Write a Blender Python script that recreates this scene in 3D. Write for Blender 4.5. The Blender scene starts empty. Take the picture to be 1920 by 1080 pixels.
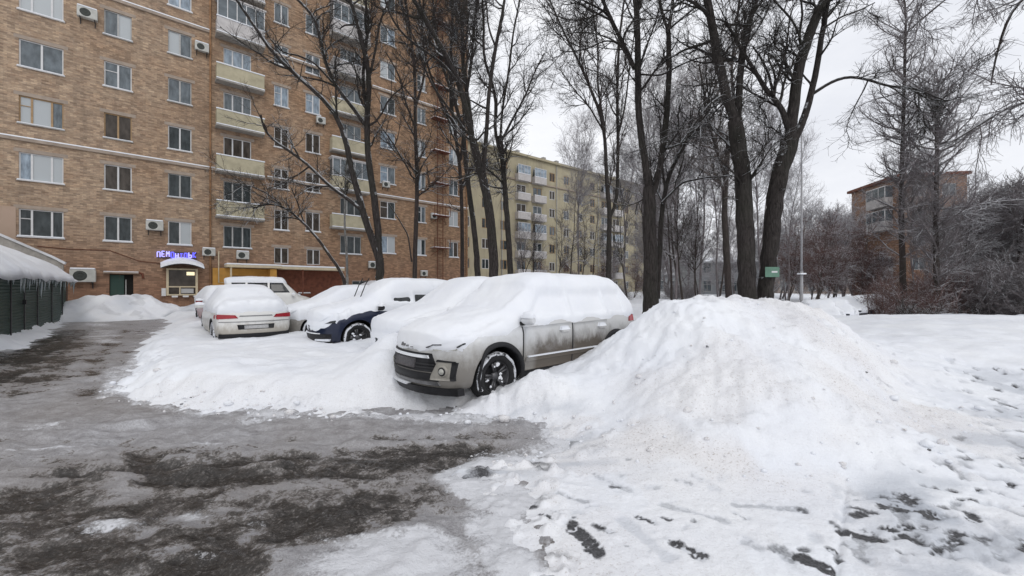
import bpy, math, random
import numpy as np
from mathutils import Vector, Matrix

random.seed(7)
F = 760.0          # focal length of the photograph in its own pixels (1920 wide)
CH = 1.58          # camera height
scene = bpy.context.scene
COL = scene.collection

# ------------------------------------------------------------------ helpers
def link(o, parent=None):
    COL.objects.link(o)
    if parent is not None:
        o.parent = parent
    return o

def tag(o, label=None, cat=None, group=None, kind=None):
    if label: o['label'] = label
    if cat: o['category'] = cat
    if group: o['group'] = group
    if kind: o['kind'] = kind
    return o

def empty(name, loc=(0, 0, 0), rz=0.0, label=None, cat=None, group=None):
    o = bpy.data.objects.new(name, None)
    o.empty_display_size = 0.2
    o.location = loc
    o.rotation_euler = (0, 0, rz)
    link(o)
    return tag(o, label, cat, group)

def children(o):
    return [c for c in bpy.data.objects if c.parent == o]

def copy_tree(o, parent=None, kids=None):
    c = o.copy()
    COL.objects.link(c)
    c.parent = parent
    for ch in children(o):
        copy_tree(ch, c)
    return c

def mesh_np(name, V, faces_idx, nside, mats, parent=None, smooth=True, matidx=None, attrs=None):
    """V (n,3); faces_idx (m, nside)"""
    me = bpy.data.meshes.new(name)
    n = len(V); m = len(faces_idx)
    me.vertices.add(n)
    me.vertices.foreach_set('co', np.ascontiguousarray(V, dtype=np.float32).ravel())
    me.loops.add(m * nside)
    me.loops.foreach_set('vertex_index', np.ascontiguousarray(faces_idx, dtype=np.int32).ravel())
    me.polygons.add(m)
    me.polygons.foreach_set('loop_start', np.arange(0, m * nside, nside, dtype=np.int32))
    me.polygons.foreach_set('use_smooth', np.full(m, smooth, dtype=bool))
    if matidx is not None:
        me.polygons.foreach_set('material_index', matidx.astype(np.int32))
    for mt in (mats if isinstance(mats, (list, tuple)) else [mats]):
        me.materials.append(mt)
    me.update(calc_edges=True)
    if attrs:
        for k, a in attrs.items():
            at = me.attributes.new(k, 'FLOAT_COLOR' if a.ndim == 2 else 'FLOAT', 'POINT')
            if a.ndim == 2:
                at.data.foreach_set('color', np.ascontiguousarray(a, dtype=np.float32).ravel())
            else:
                at.data.foreach_set('value', np.ascontiguousarray(a, dtype=np.float32))
    o = bpy.data.objects.new(name, me)
    return link(o, parent)

class MB:
    """collects shapes, builds ONE mesh object"""
    def __init__(s):
        s.v = []; s.f = []; s.m = []; s.sm = []
    def face(s, idx, m=0, sm=False):
        s.f.append(idx); s.m.append(m); s.sm.append(sm)
    def box(s, x0, x1, y0, y1, z0, z1, m=0):
        b = len(s.v)
        s.v += [(x0, y0, z0), (x1, y0, z0), (x1, y1, z0), (x0, y1, z0), (x0, y0, z1), (x1, y0, z1), (x1, y1, z1), (x0, y1, z1)]
        for q in ((0, 3, 2, 1), (4, 5, 6, 7), (0, 1, 5, 4), (1, 2, 6, 5), (2, 3, 7, 6), (3, 0, 4, 7)):
            s.face([b + i for i in q], m)
        return s
    def quad(s, a, b, c, d, m=0, sm=False):
        i = len(s.v); s.v += [a, b, c, d]; s.face([i, i + 1, i + 2, i + 3], m, sm); return s
    def tube(s, pts, rad, S=8, m=0, cap=True):
        if not hasattr(rad, '__len__'): rad = [rad] * len(pts)
        pts = [Vector(p) for p in pts]
        b = len(s.v)
        for i, p in enumerate(pts):
            t = (pts[min(i + 1, len(pts) - 1)] - pts[max(i - 1, 0)]).normalized()
            ref = Vector((1, 0, 0)) if abs(t.z) > 0.6 else Vector((0, 0, 1))
            u = t.cross(ref).normalized(); w = t.cross(u)
            for k in range(S):
                a = 2 * math.pi * k / S
                s.v.append(tuple(p + (u * math.cos(a) + w * math.sin(a)) * rad[i]))
        for i in range(len(pts) - 1):
            for k in range(S):
                k2 = (k + 1) % S
                s.face([b + i * S + k, b + i * S + k2, b + (i + 1) * S + k2, b + (i + 1) * S + k], m, True)
        if cap:
            s.face([b + k for k in range(S)][::-1], m)
            s.face([b + (len(pts) - 1) * S + k for k in range(S)], m)
        return s
    def prism(s, poly, axis, a0, a1, m=0):
        """poly list of 2D points; axis the extrusion axis 0/1/2"""
        b = len(s.v); n = len(poly)
        for a in (a0, a1):
            for p in poly:
                if axis == 0: s.v.append((a, p[0], p[1]))
                elif axis == 1: s.v.append((p[0], a, p[1]))
                else: s.v.append((p[0], p[1], a))
        s.face([b + i for i in range(n)], m)
        s.face([b + n + i for i in range(n)][::-1], m)
        for i in range(n):
            j = (i + 1) % n
            s.face([b + i, b + n + i, b + n + j, b + j], m)
        return s
    def lathe(s, prof, axis, S=32, m=0, a0=0.0, a1=2 * math.pi, c=(0, 0, 0)):
        """prof [(r, h)], axis 1: around y; closed turn"""
        b = len(s.v); n = len(prof)
        full = abs(a1 - a0 - 2 * math.pi) < 1e-6
        K = S if full else S + 1
        for k in range(K):
            a = a0 + (a1 - a0) * k / S
            for r, h in prof:
                if axis == 1: s.v.append((c[0] + r * math.cos(a), c[1] + h, c[2] + r * math.sin(a)))
                else: s.v.append((c[0] + r * math.cos(a), c[1] + r * math.sin(a), c[2] + h))
        for k in range(S):
            k2 = (k + 1) % K
            for i in range(n - 1):
                s.face([b + k * n + i, b + k2 * n + i, b + k2 * n + i + 1, b + k * n + i + 1], m, True)
        return s
    def build(s, name, mats, parent=None, bevel=0):
        me = bpy.data.meshes.new(name)
        me.from_pydata([tuple(v) for v in s.v], [], s.f)
        for mt in (mats if isinstance(mats, (list, tuple)) else [mats]):
            me.materials.append(mt)
        me.polygons.foreach_set('material_index', s.m)
        me.polygons.foreach_set('use_smooth', s.sm)
        me.update()
        o = bpy.data.objects.new(name, me)
        link(o, parent)
        if bevel:
            md = o.modifiers.new('bevel', 'BEVEL'); md.width = bevel; md.segments = 2
            md.limit_method = 'ANGLE'
        return o

# numpy noise ------------------------------------------------------------
def _hash(ix, iy, seed):
    h = (ix.astype(np.int64) * 374761393 + iy.astype(np.int64) * 668265263 + seed * 1442695041) & 0xffffffff
    h = ((h ^ (h >> 13)) * 1274126177) & 0xffffffff
    h = h ^ (h >> 16)
    return (h & 0xffff) / 65535.0

def vnoise(x, y, seed=0):
    ix = np.floor(x); iy = np.floor(y)
    fx = x - ix; fy = y - iy
    fx = fx * fx * fx * (fx * (fx * 6 - 15) + 10); fy = fy * fy * fy * (fy * (fy * 6 - 15) + 10)
    ix = ix.astype(np.int64); iy = iy.astype(np.int64)
    a = _hash(ix, iy, seed); b = _hash(ix + 1, iy, seed); c = _hash(ix, iy + 1, seed); d = _hash(ix + 1, iy + 1, seed)
    return (a * (1 - fx) + b * fx) * (1 - fy) + (c * (1 - fx) + d * fx) * fy

def fbm(x, y, seed=0, octv=4, gain=0.5):
    s = 0; a = 1; t = 0
    for i in range(octv):
        s = s + a * vnoise(x * 2 ** i + 17.3 * i, y * 2 ** i + 9.1 * i, seed + i); t += a; a *= gain
    return s / t          # 0..1

def sstep(a, b, x):
    t = np.clip((x - a) / (b - a), 0, 1)
    return t * t * (3 - 2 * t)

# material helpers --------------------------------------------------------
class NT:
    def __init__(s, name, world=None):
        if world is None:
            s.mat = bpy.data.materials.new(name); s.mat.use_nodes = True
            s.t = s.mat.node_tree
        else:
            s.t = world.node_tree
        s.n = s.t.nodes; s.l = s.t.links
        s.n.clear()
    def add(s, typ, **kw):
        nd = s.n.new(typ)
        for k, v in kw.items():
            if k.startswith('_'): setattr(nd, k[1:], v)
        for k, v in kw.items():
            if not k.startswith('_'):
                key = k.replace('__', ' ')
                if hasattr(v, 'node') or isinstance(v, bpy.types.NodeSocket):
                    s.l.new(v, nd.inputs[key])
                else:
                    nd.inputs[key].default_value = v
        return nd
    def noise(s, vec, scale, detail=3, rough=0.55, dist=0.0):
        nd = s.add('ShaderNodeTexNoise', Scale=scale, Detail=detail, Roughness=rough, Distortion=dist)
        if vec is not None: s.l.new(vec, nd.inputs['Vector'])
        return nd.outputs['Fac']
    def ramp(s, fac, stops, interp='LINEAR'):
        nd = s.n.new('ShaderNodeValToRGB'); s.l.new(fac, nd.inputs[0])
        cr = nd.color_ramp; cr.interpolation = interp
        while len(cr.elements) < len(stops): cr.elements.new(0.5)
        for e, (p, c) in zip(cr.elements, stops):
            e.position = p; e.color = (c[0], c[1], c[2], 1) if hasattr(c, '__len__') else (c, c, c, 1)
        return nd.outputs[0]
    def mix(s, fac, a, b, mode='MIX'):
        nd = s.n.new('ShaderNodeMix'); nd.data_type = 'RGBA'; nd.blend_type = mode
        for sock, v in ((nd.inputs[0], fac), (nd.inputs[6], a), (nd.inputs[7], b)):
            if isinstance(v, bpy.types.NodeSocket): s.l.new(v, sock)
            elif hasattr(v, '__len__'): sock.default_value = (v[0], v[1], v[2], 1)
            else: sock.default_value = v
        return nd.outputs[2]
    def math(s, op, a, b=0.0, c=None, clamp=False):
        nd = s.n.new('ShaderNodeMath'); nd.operation = op; nd.use_clamp = clamp
        for i, v in enumerate((a, b) if c is None else (a, b, c)):
            if isinstance(v, bpy.types.NodeSocket): s.l.new(v, nd.inputs[i])
            else: nd.inputs[i].default_value = v
        return nd.outputs[0]
    def coord(s, kind='Object'):
        return s.n.new('ShaderNodeTexCoord').outputs[kind]
    def mapping(s, vec, scale=(1, 1, 1), rot=(0, 0, 0), loc=(0, 0, 0)):
        nd = s.add('ShaderNodeMapping', Vector=vec); nd.inputs['Scale'].default_value = scale
        nd.inputs['Rotation'].default_value = rot; nd.inputs['Location'].default_value = loc
        return nd.outputs[0]
    def bump(s, h, strength=0.5, dist=0.02):
        nd = s.add('ShaderNodeBump', Strength=strength, Distance=dist, Height=h); return nd.outputs[0]
    def out(s, color, rough=0.8, normal=None, metal=0.0, spec=0.3, coat=0.0, emis=None, estr=0.0, sss=0.0):
        p = s.n.new('ShaderNodeBsdfPrincipled')
        def st(k, v):
            if isinstance(v, bpy.types.NodeSocket): s.l.new(v, p.inputs[k])
            elif hasattr(v, '__len__') and len(v) == 3: p.inputs[k].default_value = (v[0], v[1], v[2], 1)
            else: p.inputs[k].default_value = v
        st('Base Color', color); st('Roughness', rough); st('Metallic', metal); st('Specular IOR Level', spec)
        if coat: st('Coat Weight', coat); st('Coat Roughness', 0.08)
        if normal is not None: s.l.new(normal, p.inputs['Normal'])
        if emis is not None: st('Emission Color', emis); st('Emission Strength', estr)
        if sss:
            st('Subsurface Weight', sss); p.inputs['Subsurface Radius'].default_value = (0.02, 0.03, 0.04); p.inputs['Subsurface Scale'].default_value = 0.5
        o = s.n.new('ShaderNodeOutputMaterial'); s.l.new(p.outputs[0], o.inputs[0])
        return s.mat

M = {}
def simple(name, col, rough=0.7, var=0.15, nscale=6.0, metal=0.0, spec=0.3, coat=0.0, bump=0.0):
    t = NT(name); c = t.coord()
    f = t.noise(c, nscale, 4)
    a = tuple(x * (1 - var) for x in col); b = tuple(min(1, x * (1 + var)) for x in col)
    colr = t.ramp(f, [(0.3, a), (0.7, b)])
    nm = t.bump(t.noise(c, nscale * 8, 3), bump, 0.01) if bump else None
    M[name] = t.out(colr, rough, nm, metal, spec, coat)
    return M[name]

simple('white_plastic', (.62, .62, .62), .45, .06)
simple('wood_frame', (.36, .24, .13), .6)
simple('grey_frame', (.40, .40, .39), .6)
simple('dark_metal', (.035, .035, .037), .5)
simple('black_plastic', (.018, .018, .02), .55, .2, 20)
simple('rubber', (.022, .022, .023), .85, .2, 30, bump=.3)
simple('concrete', (.33, .31, .28), .9, .18, 5, bump=.3)
simple('lintel', (.34, .28, .23), .9, .15, 3)
simple('balcony_yellow', (.42, .38, .27), .85, .16, 2.2)
simple('balcony_white', (.50, .48, .47), .8, .12, 2.2)
simple('ochre_paint', (.47, .25, .06), .8, .12, 3)
simple('cream_paint', (.55, .47, .33), .8, .1, 3)
simple('rust_pipe', (.14, .05, .03), .8, .3, 4)
simple('drain_pipe', (.30, .17, .09), .8, .3, 3)
simple('ac_white', (.46, .46, .43), .6, .12, 4)
simple('ac_grille', (.05, .055, .05), .7)
simple('chrome', (.55, .56, .58), .18, .05, 5, metal=1.0)
simple('pole_grey', (.34, .34, .35), .6, .15, 3)
simple('interior_dark', (.02, .018, .016), .9)
simple('green_sheet', (.12, .22, .165), .6)
simple('tail_light', (.32, .015, .025), .2, .1, 9, coat=.6)
simple('plate', (.10, .095, .10), .5, .25, 40)
simple('bright_plate', (.42, .42, .42), .5, .2, 40)
simple('lens', (.42, .42, .38), .12, .1, 30, coat=.8)
simple('fixture', (.9, .85, .7), .5)

def m_glass(name, base, refl=0.5, light=None):
    t = NT(name); c = t.coord('Generated'); oi = t.n.new('ShaderNodeObjectInfo').outputs['Random']
    vec = t.add('ShaderNodeVectorMath', _operation='ADD'); t.l.new(c, vec.inputs[0]); 
    cmb = t.add('ShaderNodeCombineXYZ'); t.l.new(t.math('MULTIPLY', oi, 37.0), cmb.inputs[0]); t.l.new(t.math('MULTIPLY', oi, 91.0), cmb.inputs[2])
    t.l.new(cmb.outputs[0], vec.inputs[1])
    f = t.noise(vec.outputs[0], 2.2, 3)
    b2 = tuple(x * 2.2 + .02 for x in base)
    col = t.ramp(f, [(0.35, base), (0.75, b2)])
    M[name] = t.out(col, 0.12, None, 0, refl)
    return M[name]
m_glass('glass_dark', (.020, .026, .028), .35)
m_glass('glass_mid', (.07, .085, .095), .5)
m_glass('glass_light', (.17, .21, .25), .5)
m_glass('glass_brown', (.035, .028, .022), .3)
m_glass('car_glass', (.012, .014, .016), .5)
def m_curtain():
    t = NT('curtain'); c = t.coord('Object')
    w = t.add('ShaderNodeTexWave', Scale=9.0, Distortion=1.5, Detail=2.0); w.bands_direction = 'X'
    t.l.new(c, w.inputs['Vector'])
    col = t.ramp(w.outputs['Fac'], [(0, (.33, .36, .38)), (1, (.50, .53, .54))])
    M['curtain'] = t.out(col, .25, None, 0, .4)
m_curtain()

# bricks: u along the wall, z up
def m_brick(name, tan, orange, red, mortar, far=False, split=None):
    t = NT(name); c = t.coord('Object')
    sx = t.n.new('ShaderNodeSeparateXYZ'); t.l.new(c, sx.inputs[0])
    u = t.math('ADD', sx.outputs[0], sx.outputs[1])
    cb = t.n.new('ShaderNodeCombineXYZ'); t.l.new(u, cb.inputs[0]); t.l.new(sx.outputs[2], cb.inputs[1])
    uv = cb.outputs[0]
    big = t.noise(uv, .35, 4, .6); mid = t.noise(t.mapping(uv, (1, 2.2, 1)), 1.6, 4, .7)
    # rusty on the right, tan on the left, redder at the foot
    lr = t.math('ADD', t.math('MULTIPLY', sx.outputs[0], .055), t.math('MULTIPLY', t.math('SUBTRACT', big, .5), 2.2))
    base = t.mix(t.ramp(lr, [(0.05, 0), (1.0, 1)]), tan, orange)
    fine = t.noise(t.mapping(uv, (1, 2.0, 1)), 3.8, 4, .85)
    base = t.mix(t.ramp(fine, [(.40, 0), (.66, .55)]), base, tuple(x * .62 for x in orange))
    base = t.mix(t.ramp(fine, [(.30, .5), (.42, 0)]), base, tuple(min(1, x * 1.35) for x in tan))
    foot = t.math('SUBTRACT', 1.35, t.math('ADD', t.math('MULTIPLY', sx.outputs[2], .24), t.math('MULTIPLY', t.math('SUBTRACT', mid, .5), .5)), clamp=True)
    base = t.mix(foot, base, red)
    base = t.mix(t.ramp(mid, [(.45, 0), (.75, .45)]), base, red)
    br = t.add('ShaderNodeTexBrick', Vector=uv, Scale=1.0, **{'Mortar__Size': .012, 'Brick__Width': .27, 'Row__Height': .092, 'Mortar__Smooth': .3, 'Bias': 0.0})
    br.inputs['Color1'].default_value = (.68, .66, .64, 1); br.inputs['Color2'].default_value = (1.24, 1.22, 1.16, 1)
    br.inputs['Mortar'].default_value = (.82, .84, .86, 1); br.offset = .5
    col = t.mix(1.0, base, br.outputs['Color'], 'MULTIPLY')
    # a second, larger set of scattered odd bricks
    br2 = t.add('ShaderNodeTexBrick', Vector=t.mapping(uv, loc=(5.4, 9.2, 0)), Scale=1.0, **{'Mortar__Size': .0, 'Brick__Width': .27, 'Row__Height': .276, 'Bias': -.25})
    br2.inputs['Color1'].default_value = (.82, .80, .78, 1); br2.inputs['Color2'].default_value = (1.2, 1.17, 1.1, 1)
    col = t.mix(.7, col, br2.outputs['Color'], 'MULTIPLY')
    # soot streaks
    st = t.noise(t.mapping(uv, (1.4, .12, 1)), 1.0, 5, .65)
    col = t.mix(t.ramp(st, [(.52, 0), (.8, .55)]), col, (.11, .085, .07))
    nm = t.bump(br.outputs['Fac'], -.4, .01)
    M[name] = t.out(col, .9, nm, 0, .15)
m_brick('brick_main', (.46, .36, .275), (.352, .236, .158), (.29, .175, .122), (.4, .38, .35))
m_brick('brick_far', (.37, .235, .165), (.25, .17, .145), (.31, .19, .145), (.3, .3, .3))  # paler brick tones, distance haze painted into the colour

def m_plaster(name, ca, cb_, dirt):
    t = NT(name); c = t.coord('Object')
    f = t.noise(c, .5, 5, .6); f2 = t.noise(t.mapping(c, (2, 2, .25)), 1.2, 5, .7)
    col = t.mix(t.ramp(f, [(.35, 0), (.65, 1)]), ca, cb_)
    col = t.mix(t.ramp(f2, [(.5, 0), (.8, .7)]), col, dirt)
    M[name] = t.out(col, .9, t.bump(t.noise(c, 9, 4), .3, .02), 0, .15)
m_plaster('yellow_plaster', (.45, .405, .28), (.38, .34, .25), (.19, .165, .14))
m_plaster('bluegrey_plaster', (.30, .32, .335), (.36, .37, .38), (.14, .14, .14))
m_plaster('brown_plaster', (.26, .21, .185), (.30, .265, .24), (.11, .09, .09))
m_plaster('pink_plaster', (.44, .33, .26), (.40, .30, .23), (.3, .2, .15))

# snow -------------------------------------------------------------------
def m_snow(name, base=(.80, .825, .875), b2=(.86, .88, .91), bscale=14, bstr=.35, attr=False, grain=1.0):
    t = NT(name); c = t.coord('Object')
    geo = t.n.new('ShaderNodeNewGeometry')
    pos = geo.outputs['Position']
    f = t.noise(pos, 1.1, 5, .6)
    col = t.ramp(f, [(.35, base), (.65, b2)])
    h1 = t.noise(pos, bscale, 5, .65); h2 = t.noise(pos, bscale * 5, 3, .6)
    h = t.math('ADD', t.math('MULTIPLY', h1, 1.0), t.math('MULTIPLY', h2, .35 * grain))
    rough = .75
    if attr:
        a = t.add('ShaderNodeAttribute', _attribute_name='dirt', _attribute_type='GEOMETRY').outputs['Color']
        sp = t.n.new('ShaderNodeSeparateColor'); t.l.new(a, sp.inputs[0])
        brown, dark, wet = sp.outputs[0], sp.outputs[1], sp.outputs[2]
        n1 = t.noise(pos, 46, 5, .8); n2 = t.noise(pos, 60, 3, .7)
        # brown: sparse specks
        speck = t.math('MULTIPLY', t.ramp(n1, [(.56, 0), (.62, 1)]), brown)
        col = t.mix(t.math('MULTIPLY', brown, .30), col, (.58, .50, .43))
        col = t.mix(t.math('MULTIPLY', speck, .85), col, (.31, .26, .22))
        dk = t.math('MULTIPLY', dark, t.ramp(n2, [(.36, 1), (.66, .72)]), clamp=True)
        dk = t.ramp(dk, [(.12, 0), (.6, 1)])
        col = t.mix(wet, col, (.50, .53, .58))
        col = t.mix(dk, col, t.ramp(n2, [(.4, (.045, .045, .048)), (.62, (.10, .10, .105))]))
        rough = t.math('SUBTRACT', .75, t.math('MULTIPLY', dark, .4))
    M[name] = t.out(col, rough, t.bump(h, bstr, .03), 0, .25)
m_snow('snow', bstr=.25)
m_snow('snow_ground', attr=True, bstr=.55, bscale=9)
m_snow('snow_car', bstr=.12, bscale=7)
m_snow('snow_dirty', base=(.50, .50, .51), b2=(.70, .71, .73), bstr=.6, bscale=8)

def m_tyre_snow():
    t = NT('snow_tyre'); c = t.coord('Object')
    f = t.noise(c, 16, 4, .7)
    col = t.ramp(f, [(.40, (.04, .04, .045)), (.50, (.72, .74, .78))]); M['snow_tyre'] = t.out(col, .8, t.bump(f, .6, .02), 0, .2)
m_tyre_snow()
def m_road():
    t = NT('icy_road'); geo = t.n.new('ShaderNodeNewGeometry'); pos = geo.outputs['Position']
    a = t.add('ShaderNodeAttribute', _attribute_name='surf', _attribute_type='GEOMETRY').outputs['Color']
    sp = t.n.new('ShaderNodeSeparateColor'); t.l.new(a, sp.inputs[0])
    wet, white, brown = sp.outputs[0], sp.outputs[1], sp.outputs[2]
    n1 = t.noise(t.mapping(pos, (1, 1.5, 1)), 4.5, 6, .7); n2 = t.noise(pos, 34, 4, .75); n3 = t.noise(pos, 90, 2, .7)
    ice = t.ramp(n1, [(.3, (.25, .245, .255)), (.5, (.39, .385, .40)), (.70, (.58, .585, .61))])
    ice = t.mix(t.ramp(n3, [(.42, .0), (.62, .42)]), ice, (.10, .092, .085))
    ice = t.mix(t.ramp(n2, [(.55, .0), (.68, .55)]), ice, (.52, .52, .54))
    ice = t.mix(t.math('MULTIPLY', brown, .35), ice, (.20, .17, .145))
    asp = t.ramp(n2, [(.35, (.016, .014, .013)), (.56, (.045, .040, .036)), (.70, (.17, .16, .155))])
    wf = t.math('ADD', wet, t.math('MULTIPLY', t.math('SUBTRACT', n1, .5), 1.9))
    wf = t.math('ADD', wf, t.math('MULTIPLY', t.math('SUBTRACT', n2, .5), 1.0))
    col = t.mix(t.ramp(wf, [(.34, 0), (.48, 1)]), ice, t.ramp(n1, [(.35, (.13, .116, .106)), (.65, (.24, .225, .215))]))
    col = t.mix(t.ramp(wf, [(.46, 0), (.66, 1)]), col, asp)
    sf = t.math('ADD', white, t.math('MULTIPLY', t.math('SUBTRACT', n2, .5), .8))
    sf = t.math('ADD', sf, t.math('MULTIPLY', t.math('SUBTRACT', n1, .5), .8))
    col = t.mix(t.ramp(sf, [(.40, 0), (.62, 1)]), col, (.66, .67, .70))
    rough = t.ramp(wf, [(.30, .50), (.60, .12)])
    h = t.math('ADD', n1, t.math('MULTIPLY', n2, .35)); h = t.math('ADD', h, t.math('MULTIPLY', n3, .15))
    M['icy_road'] = t.out(col, rough, t.bump(h, .8, .035), 0, .4)
m_road()

# bark with lodged snow ----------------------------------------------------
def m_bark(name, dark, light, snow=0.5, snowcol=(.74, .76, .79)):
    t = NT(name); geo = t.n.new('ShaderNodeNewGeometry'); pos = geo.outputs['Position']
    sn = t.n.new('ShaderNodeSeparateXYZ'); t.l.new(geo.outputs['True Normal'], sn.inputs[0])
    f = t.noise(t.mapping(pos, (1, 1, .16)), 22, 6, .8); f = t.ramp(f, [(.36, 0), (.64, 1)]); f3 = t.noise(pos, 1.1, 3)
    col = t.mix(f, dark, light); col = t.mix(t.ramp(f3, [(.45, 0), (.75, .5)]), col, (.05, .055, .04))
    n = t.noise(pos, 2.2, 4, .7)
    up = t.math('ADD', sn.outputs[2], t.math('MULTIPLY', t.math('SUBTRACT', n, .5), 1.6))
    side = t.math('ADD', t.math('MULTIPLY', sn.outputs[0], .55), t.math('MULTIPLY', sn.outputs[2], 1.6))
    side = t.math('ADD', side, t.math('MULTIPLY', t.math('SUBTRACT', n, .5), 2.4))
    s1 = t.ramp(up, [(1.0 - snow * .9, 0), (1.0 - snow * .9 + .12, 1)])
    s2 = t.ramp(side, [(.90, 0), (1.0, .8 if snow > .2 else 0)])
    sf = t.math('MAXIMUM', s1, s2)
    col = t.mix(sf, col, snowcol)
    M[name] = t.out(col, .9, t.bump(f, 1.0, .045), 0, .15)
m_bark('bark_dark', (.028, .024, .023), (.105, .092, .086), .62)
m_bark('bark_mid', (.045, .036, .034), (.115, .095, .088), .64)
m_bark('bark_far', (.20, .175, .18), (.31, .28, .285), .66, (.74, .75, .78))  # bark colour lightened to stand in for haze over distance
m_bark('bark_hazy', (.36, .335, .35), (.47, .445, .46), .6, (.74, .75, .78))  # palest bark: haze between viewer and far trees painted in
m_bark('twig_red', (.15, .085, .078), (.26, .17, .155), .60, (.70, .70, .73))
m_bark('twig_brown', (.13, .105, .095), (.22, .185, .17), .55, (.68, .69, .72))
m_bark('birch', (.10, .095, .09), (.55, .54, .52), .3)

def m_paint(name, col, dirt_h=.55, dirt=(.13, .105, .08), metal=.3, dirtiness=1.0, frost=False):
    t = NT(name); c = t.coord('Object')
    sx = t.n.new('ShaderNodeSeparateXYZ'); t.l.new(c, sx.inputs[0])
    n = t.noise(t.mapping(c, (1, 1, .45)), 7, 5, .7); n2 = t.noise(c, 1.3, 2)
    z = t.math('ADD', sx.outputs[2], t.math('MULTIPLY', t.math('SUBTRACT', n, .5), .55))
    # mud thrown up behind the front wheels and along the doors
    lowf = t.ramp(z, [(dirt_h - .12, 1.0 * dirtiness), (dirt_h + .22, 0.05 * dirtiness)])
    mid = t.math('MULTIPLY', t.ramp(sx.outputs[0], [(0.0, 1.0), (.62, 1.0), (.95, 0)]), dirtiness)
    # ramp clamps at 0..1 : x>0.95 (front) clean
    m2 = t.math('MULTIPLY', t.ramp(z, [(dirt_h + .06, 1), (dirt_h + .30, 0)]), mid)
    fac = t.math('MAXIMUM', t.math('MULTIPLY', lowf, .66), t.math('MULTIPLY', m2, .95))
    colr = t.mix(fac, col, dirt)
    if frost:
        fz = t.math('ADD', sx.outputs[2], t.math('MULTIPLY', t.math('SUBTRACT', t.noise(c, 5, 5, .7), .5), .5))
        ff = t.math('MULTIPLY', t.ramp(fz, [(.62, 0), (.98, .85)]), t.ramp(t.math('MULTIPLY', sx.outputs[0], .5), [(.0, .35), (.55, 1)]))
        colr = t.mix(ff, colr, (.70, .72, .75))
    rough = t.math('ADD', .28, t.math('MULTIPLY', fac, .6))
    M[name] = t.out(colr, rough, None, metal, .4, .35)
m_paint('paint_silver', (.49, .485, .465), .62, dirt=(.092, .074, .056), metal=.1, frost=True)
m_paint('paint_navy', (.008, .014, .04), .35, dirt=(.06, .06, .065), dirtiness=.4)
m_paint('paint_white', (.74, .74, .72), .38, dirt=(.25, .21, .15), metal=0, dirtiness=.7)
m_paint('paint_red', (.22, .012, .015), .3, metal=0, dirtiness=.3)
m_paint('paint_dark', (.03, .032, .045), .3, metal=0, dirtiness=.3)
m_paint('paint_grey', (.30, .31, .33), .3, metal=.2, dirtiness=.5)

def m_emit(name, col, strength, base=None):
    t = NT(name); M[name] = t.out(base or col, .4, None, 0, .3, 0, col, strength)
m_emit('neon_blue', (.10, .10, 1.0), 1.6, (.1, .1, .5))
m_emit('neon_pale', (.40, .38, 1.0), 1.3, (.3, .3, .8))
m_emit('shop_lamp', (1.0, .85, .55), .8)

def m_ice():
    t = NT('ice'); M['ice'] = t.out((.40, .45, .47), .12, None, 0, .5, .5)
m_ice()
def m_corr():
    t = NT('green_corrugated'); c = t.coord('Object')
    f = t.noise(c, 1.2, 5, .65); f2 = t.noise(t.mapping(c, (3, 3, .3)), 2, 4)
    col = t.mix(f, (.018, .045, .038), (.045, .085, .068)); col = t.mix(t.ramp(f2, [(.55, 0), (.75, .6)]), col, (.085, .075, .06))
    M['green_corrugated'] = t.out(col, .55, None, .2, .35)
m_corr()
# ------------------------------------------------------------------ terrain
D1 = np.array([.749, .662])        # along the facade and along the parked cars
D2 = np.array([-.662, .749])       # towards the house

def seg_dist(x, y, a, b):
    ax, ay = a; bx, by = b
    dx, dy = bx - ax, by - ay
    t = np.clip(((x - ax) * dx + (y - ay) * dy) / (dx * dx + dy * dy), 0, 1)
    return np.hypot(x - ax - t * dx, y - ay - t * dy), t

def poly_sdf(x, y, poly):
    """negative inside"""
    d = np.full(x.shape, 1e9); ins = np.zeros(x.shape, bool)
    n = len(poly)
    for i in range(n):
        a = poly[i]; b = poly[(i + 1) % n]
        dd, _ = seg_dist(x, y, a, b); d = np.minimum(d, dd)
        c = ((a[1] > y) != (b[1] > y)) & (x < (b[0] - a[0]) * (y - a[1]) / (b[1] - a[1] + 1e-12) + a[0])
        ins ^= c
    return np.where(ins, -d, d)

ROAD = [(-40, -6), (.05, -6), (.0, 2.0), (-.12, 2.6), (-.10, 3.0), (-.45, 3.45), (-.25, 3.75), (.45, 3.95), (.65, 4.2), (.25, 4.75), (-.5, 4.93), (-1.05, 5.05), (-2.6, 5.12),
        (-3.85, 5.3), (-5.3, 5.75), (-6.2, 6.3), (-7.3, 7.7), (-9.2, 10.0), (-12.5, 14.2), (-14.6, 17.2), (-17.5, 20.6), (-21, 21.5), (-20.4, 18.6), (-16, 13.9), (-13.2, 10.7),
        (-11.6, 8.0), (-16, 2)]

def road_sdf(x, y):
    w = (fbm(x * 1.5, y * 1.5, 3) - .5) * .45 + (fbm(x * 6, y * 6, 5) - .5) * .14
    return poly_sdf(x, y, ROAD) + w * np.clip(y / 5, .5, 2)

def base_level(x, y):
    """the frozen ground under everything"""
    far = -.85 * sstep(13.5, 19, y) * sstep(5.5, 9.5, x * 12 / np.maximum(y, 12)) * (1 - sstep(60, 90, y))
    hill = 1.2 * sstep(60, 140, y)
    return far + hill

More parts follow.
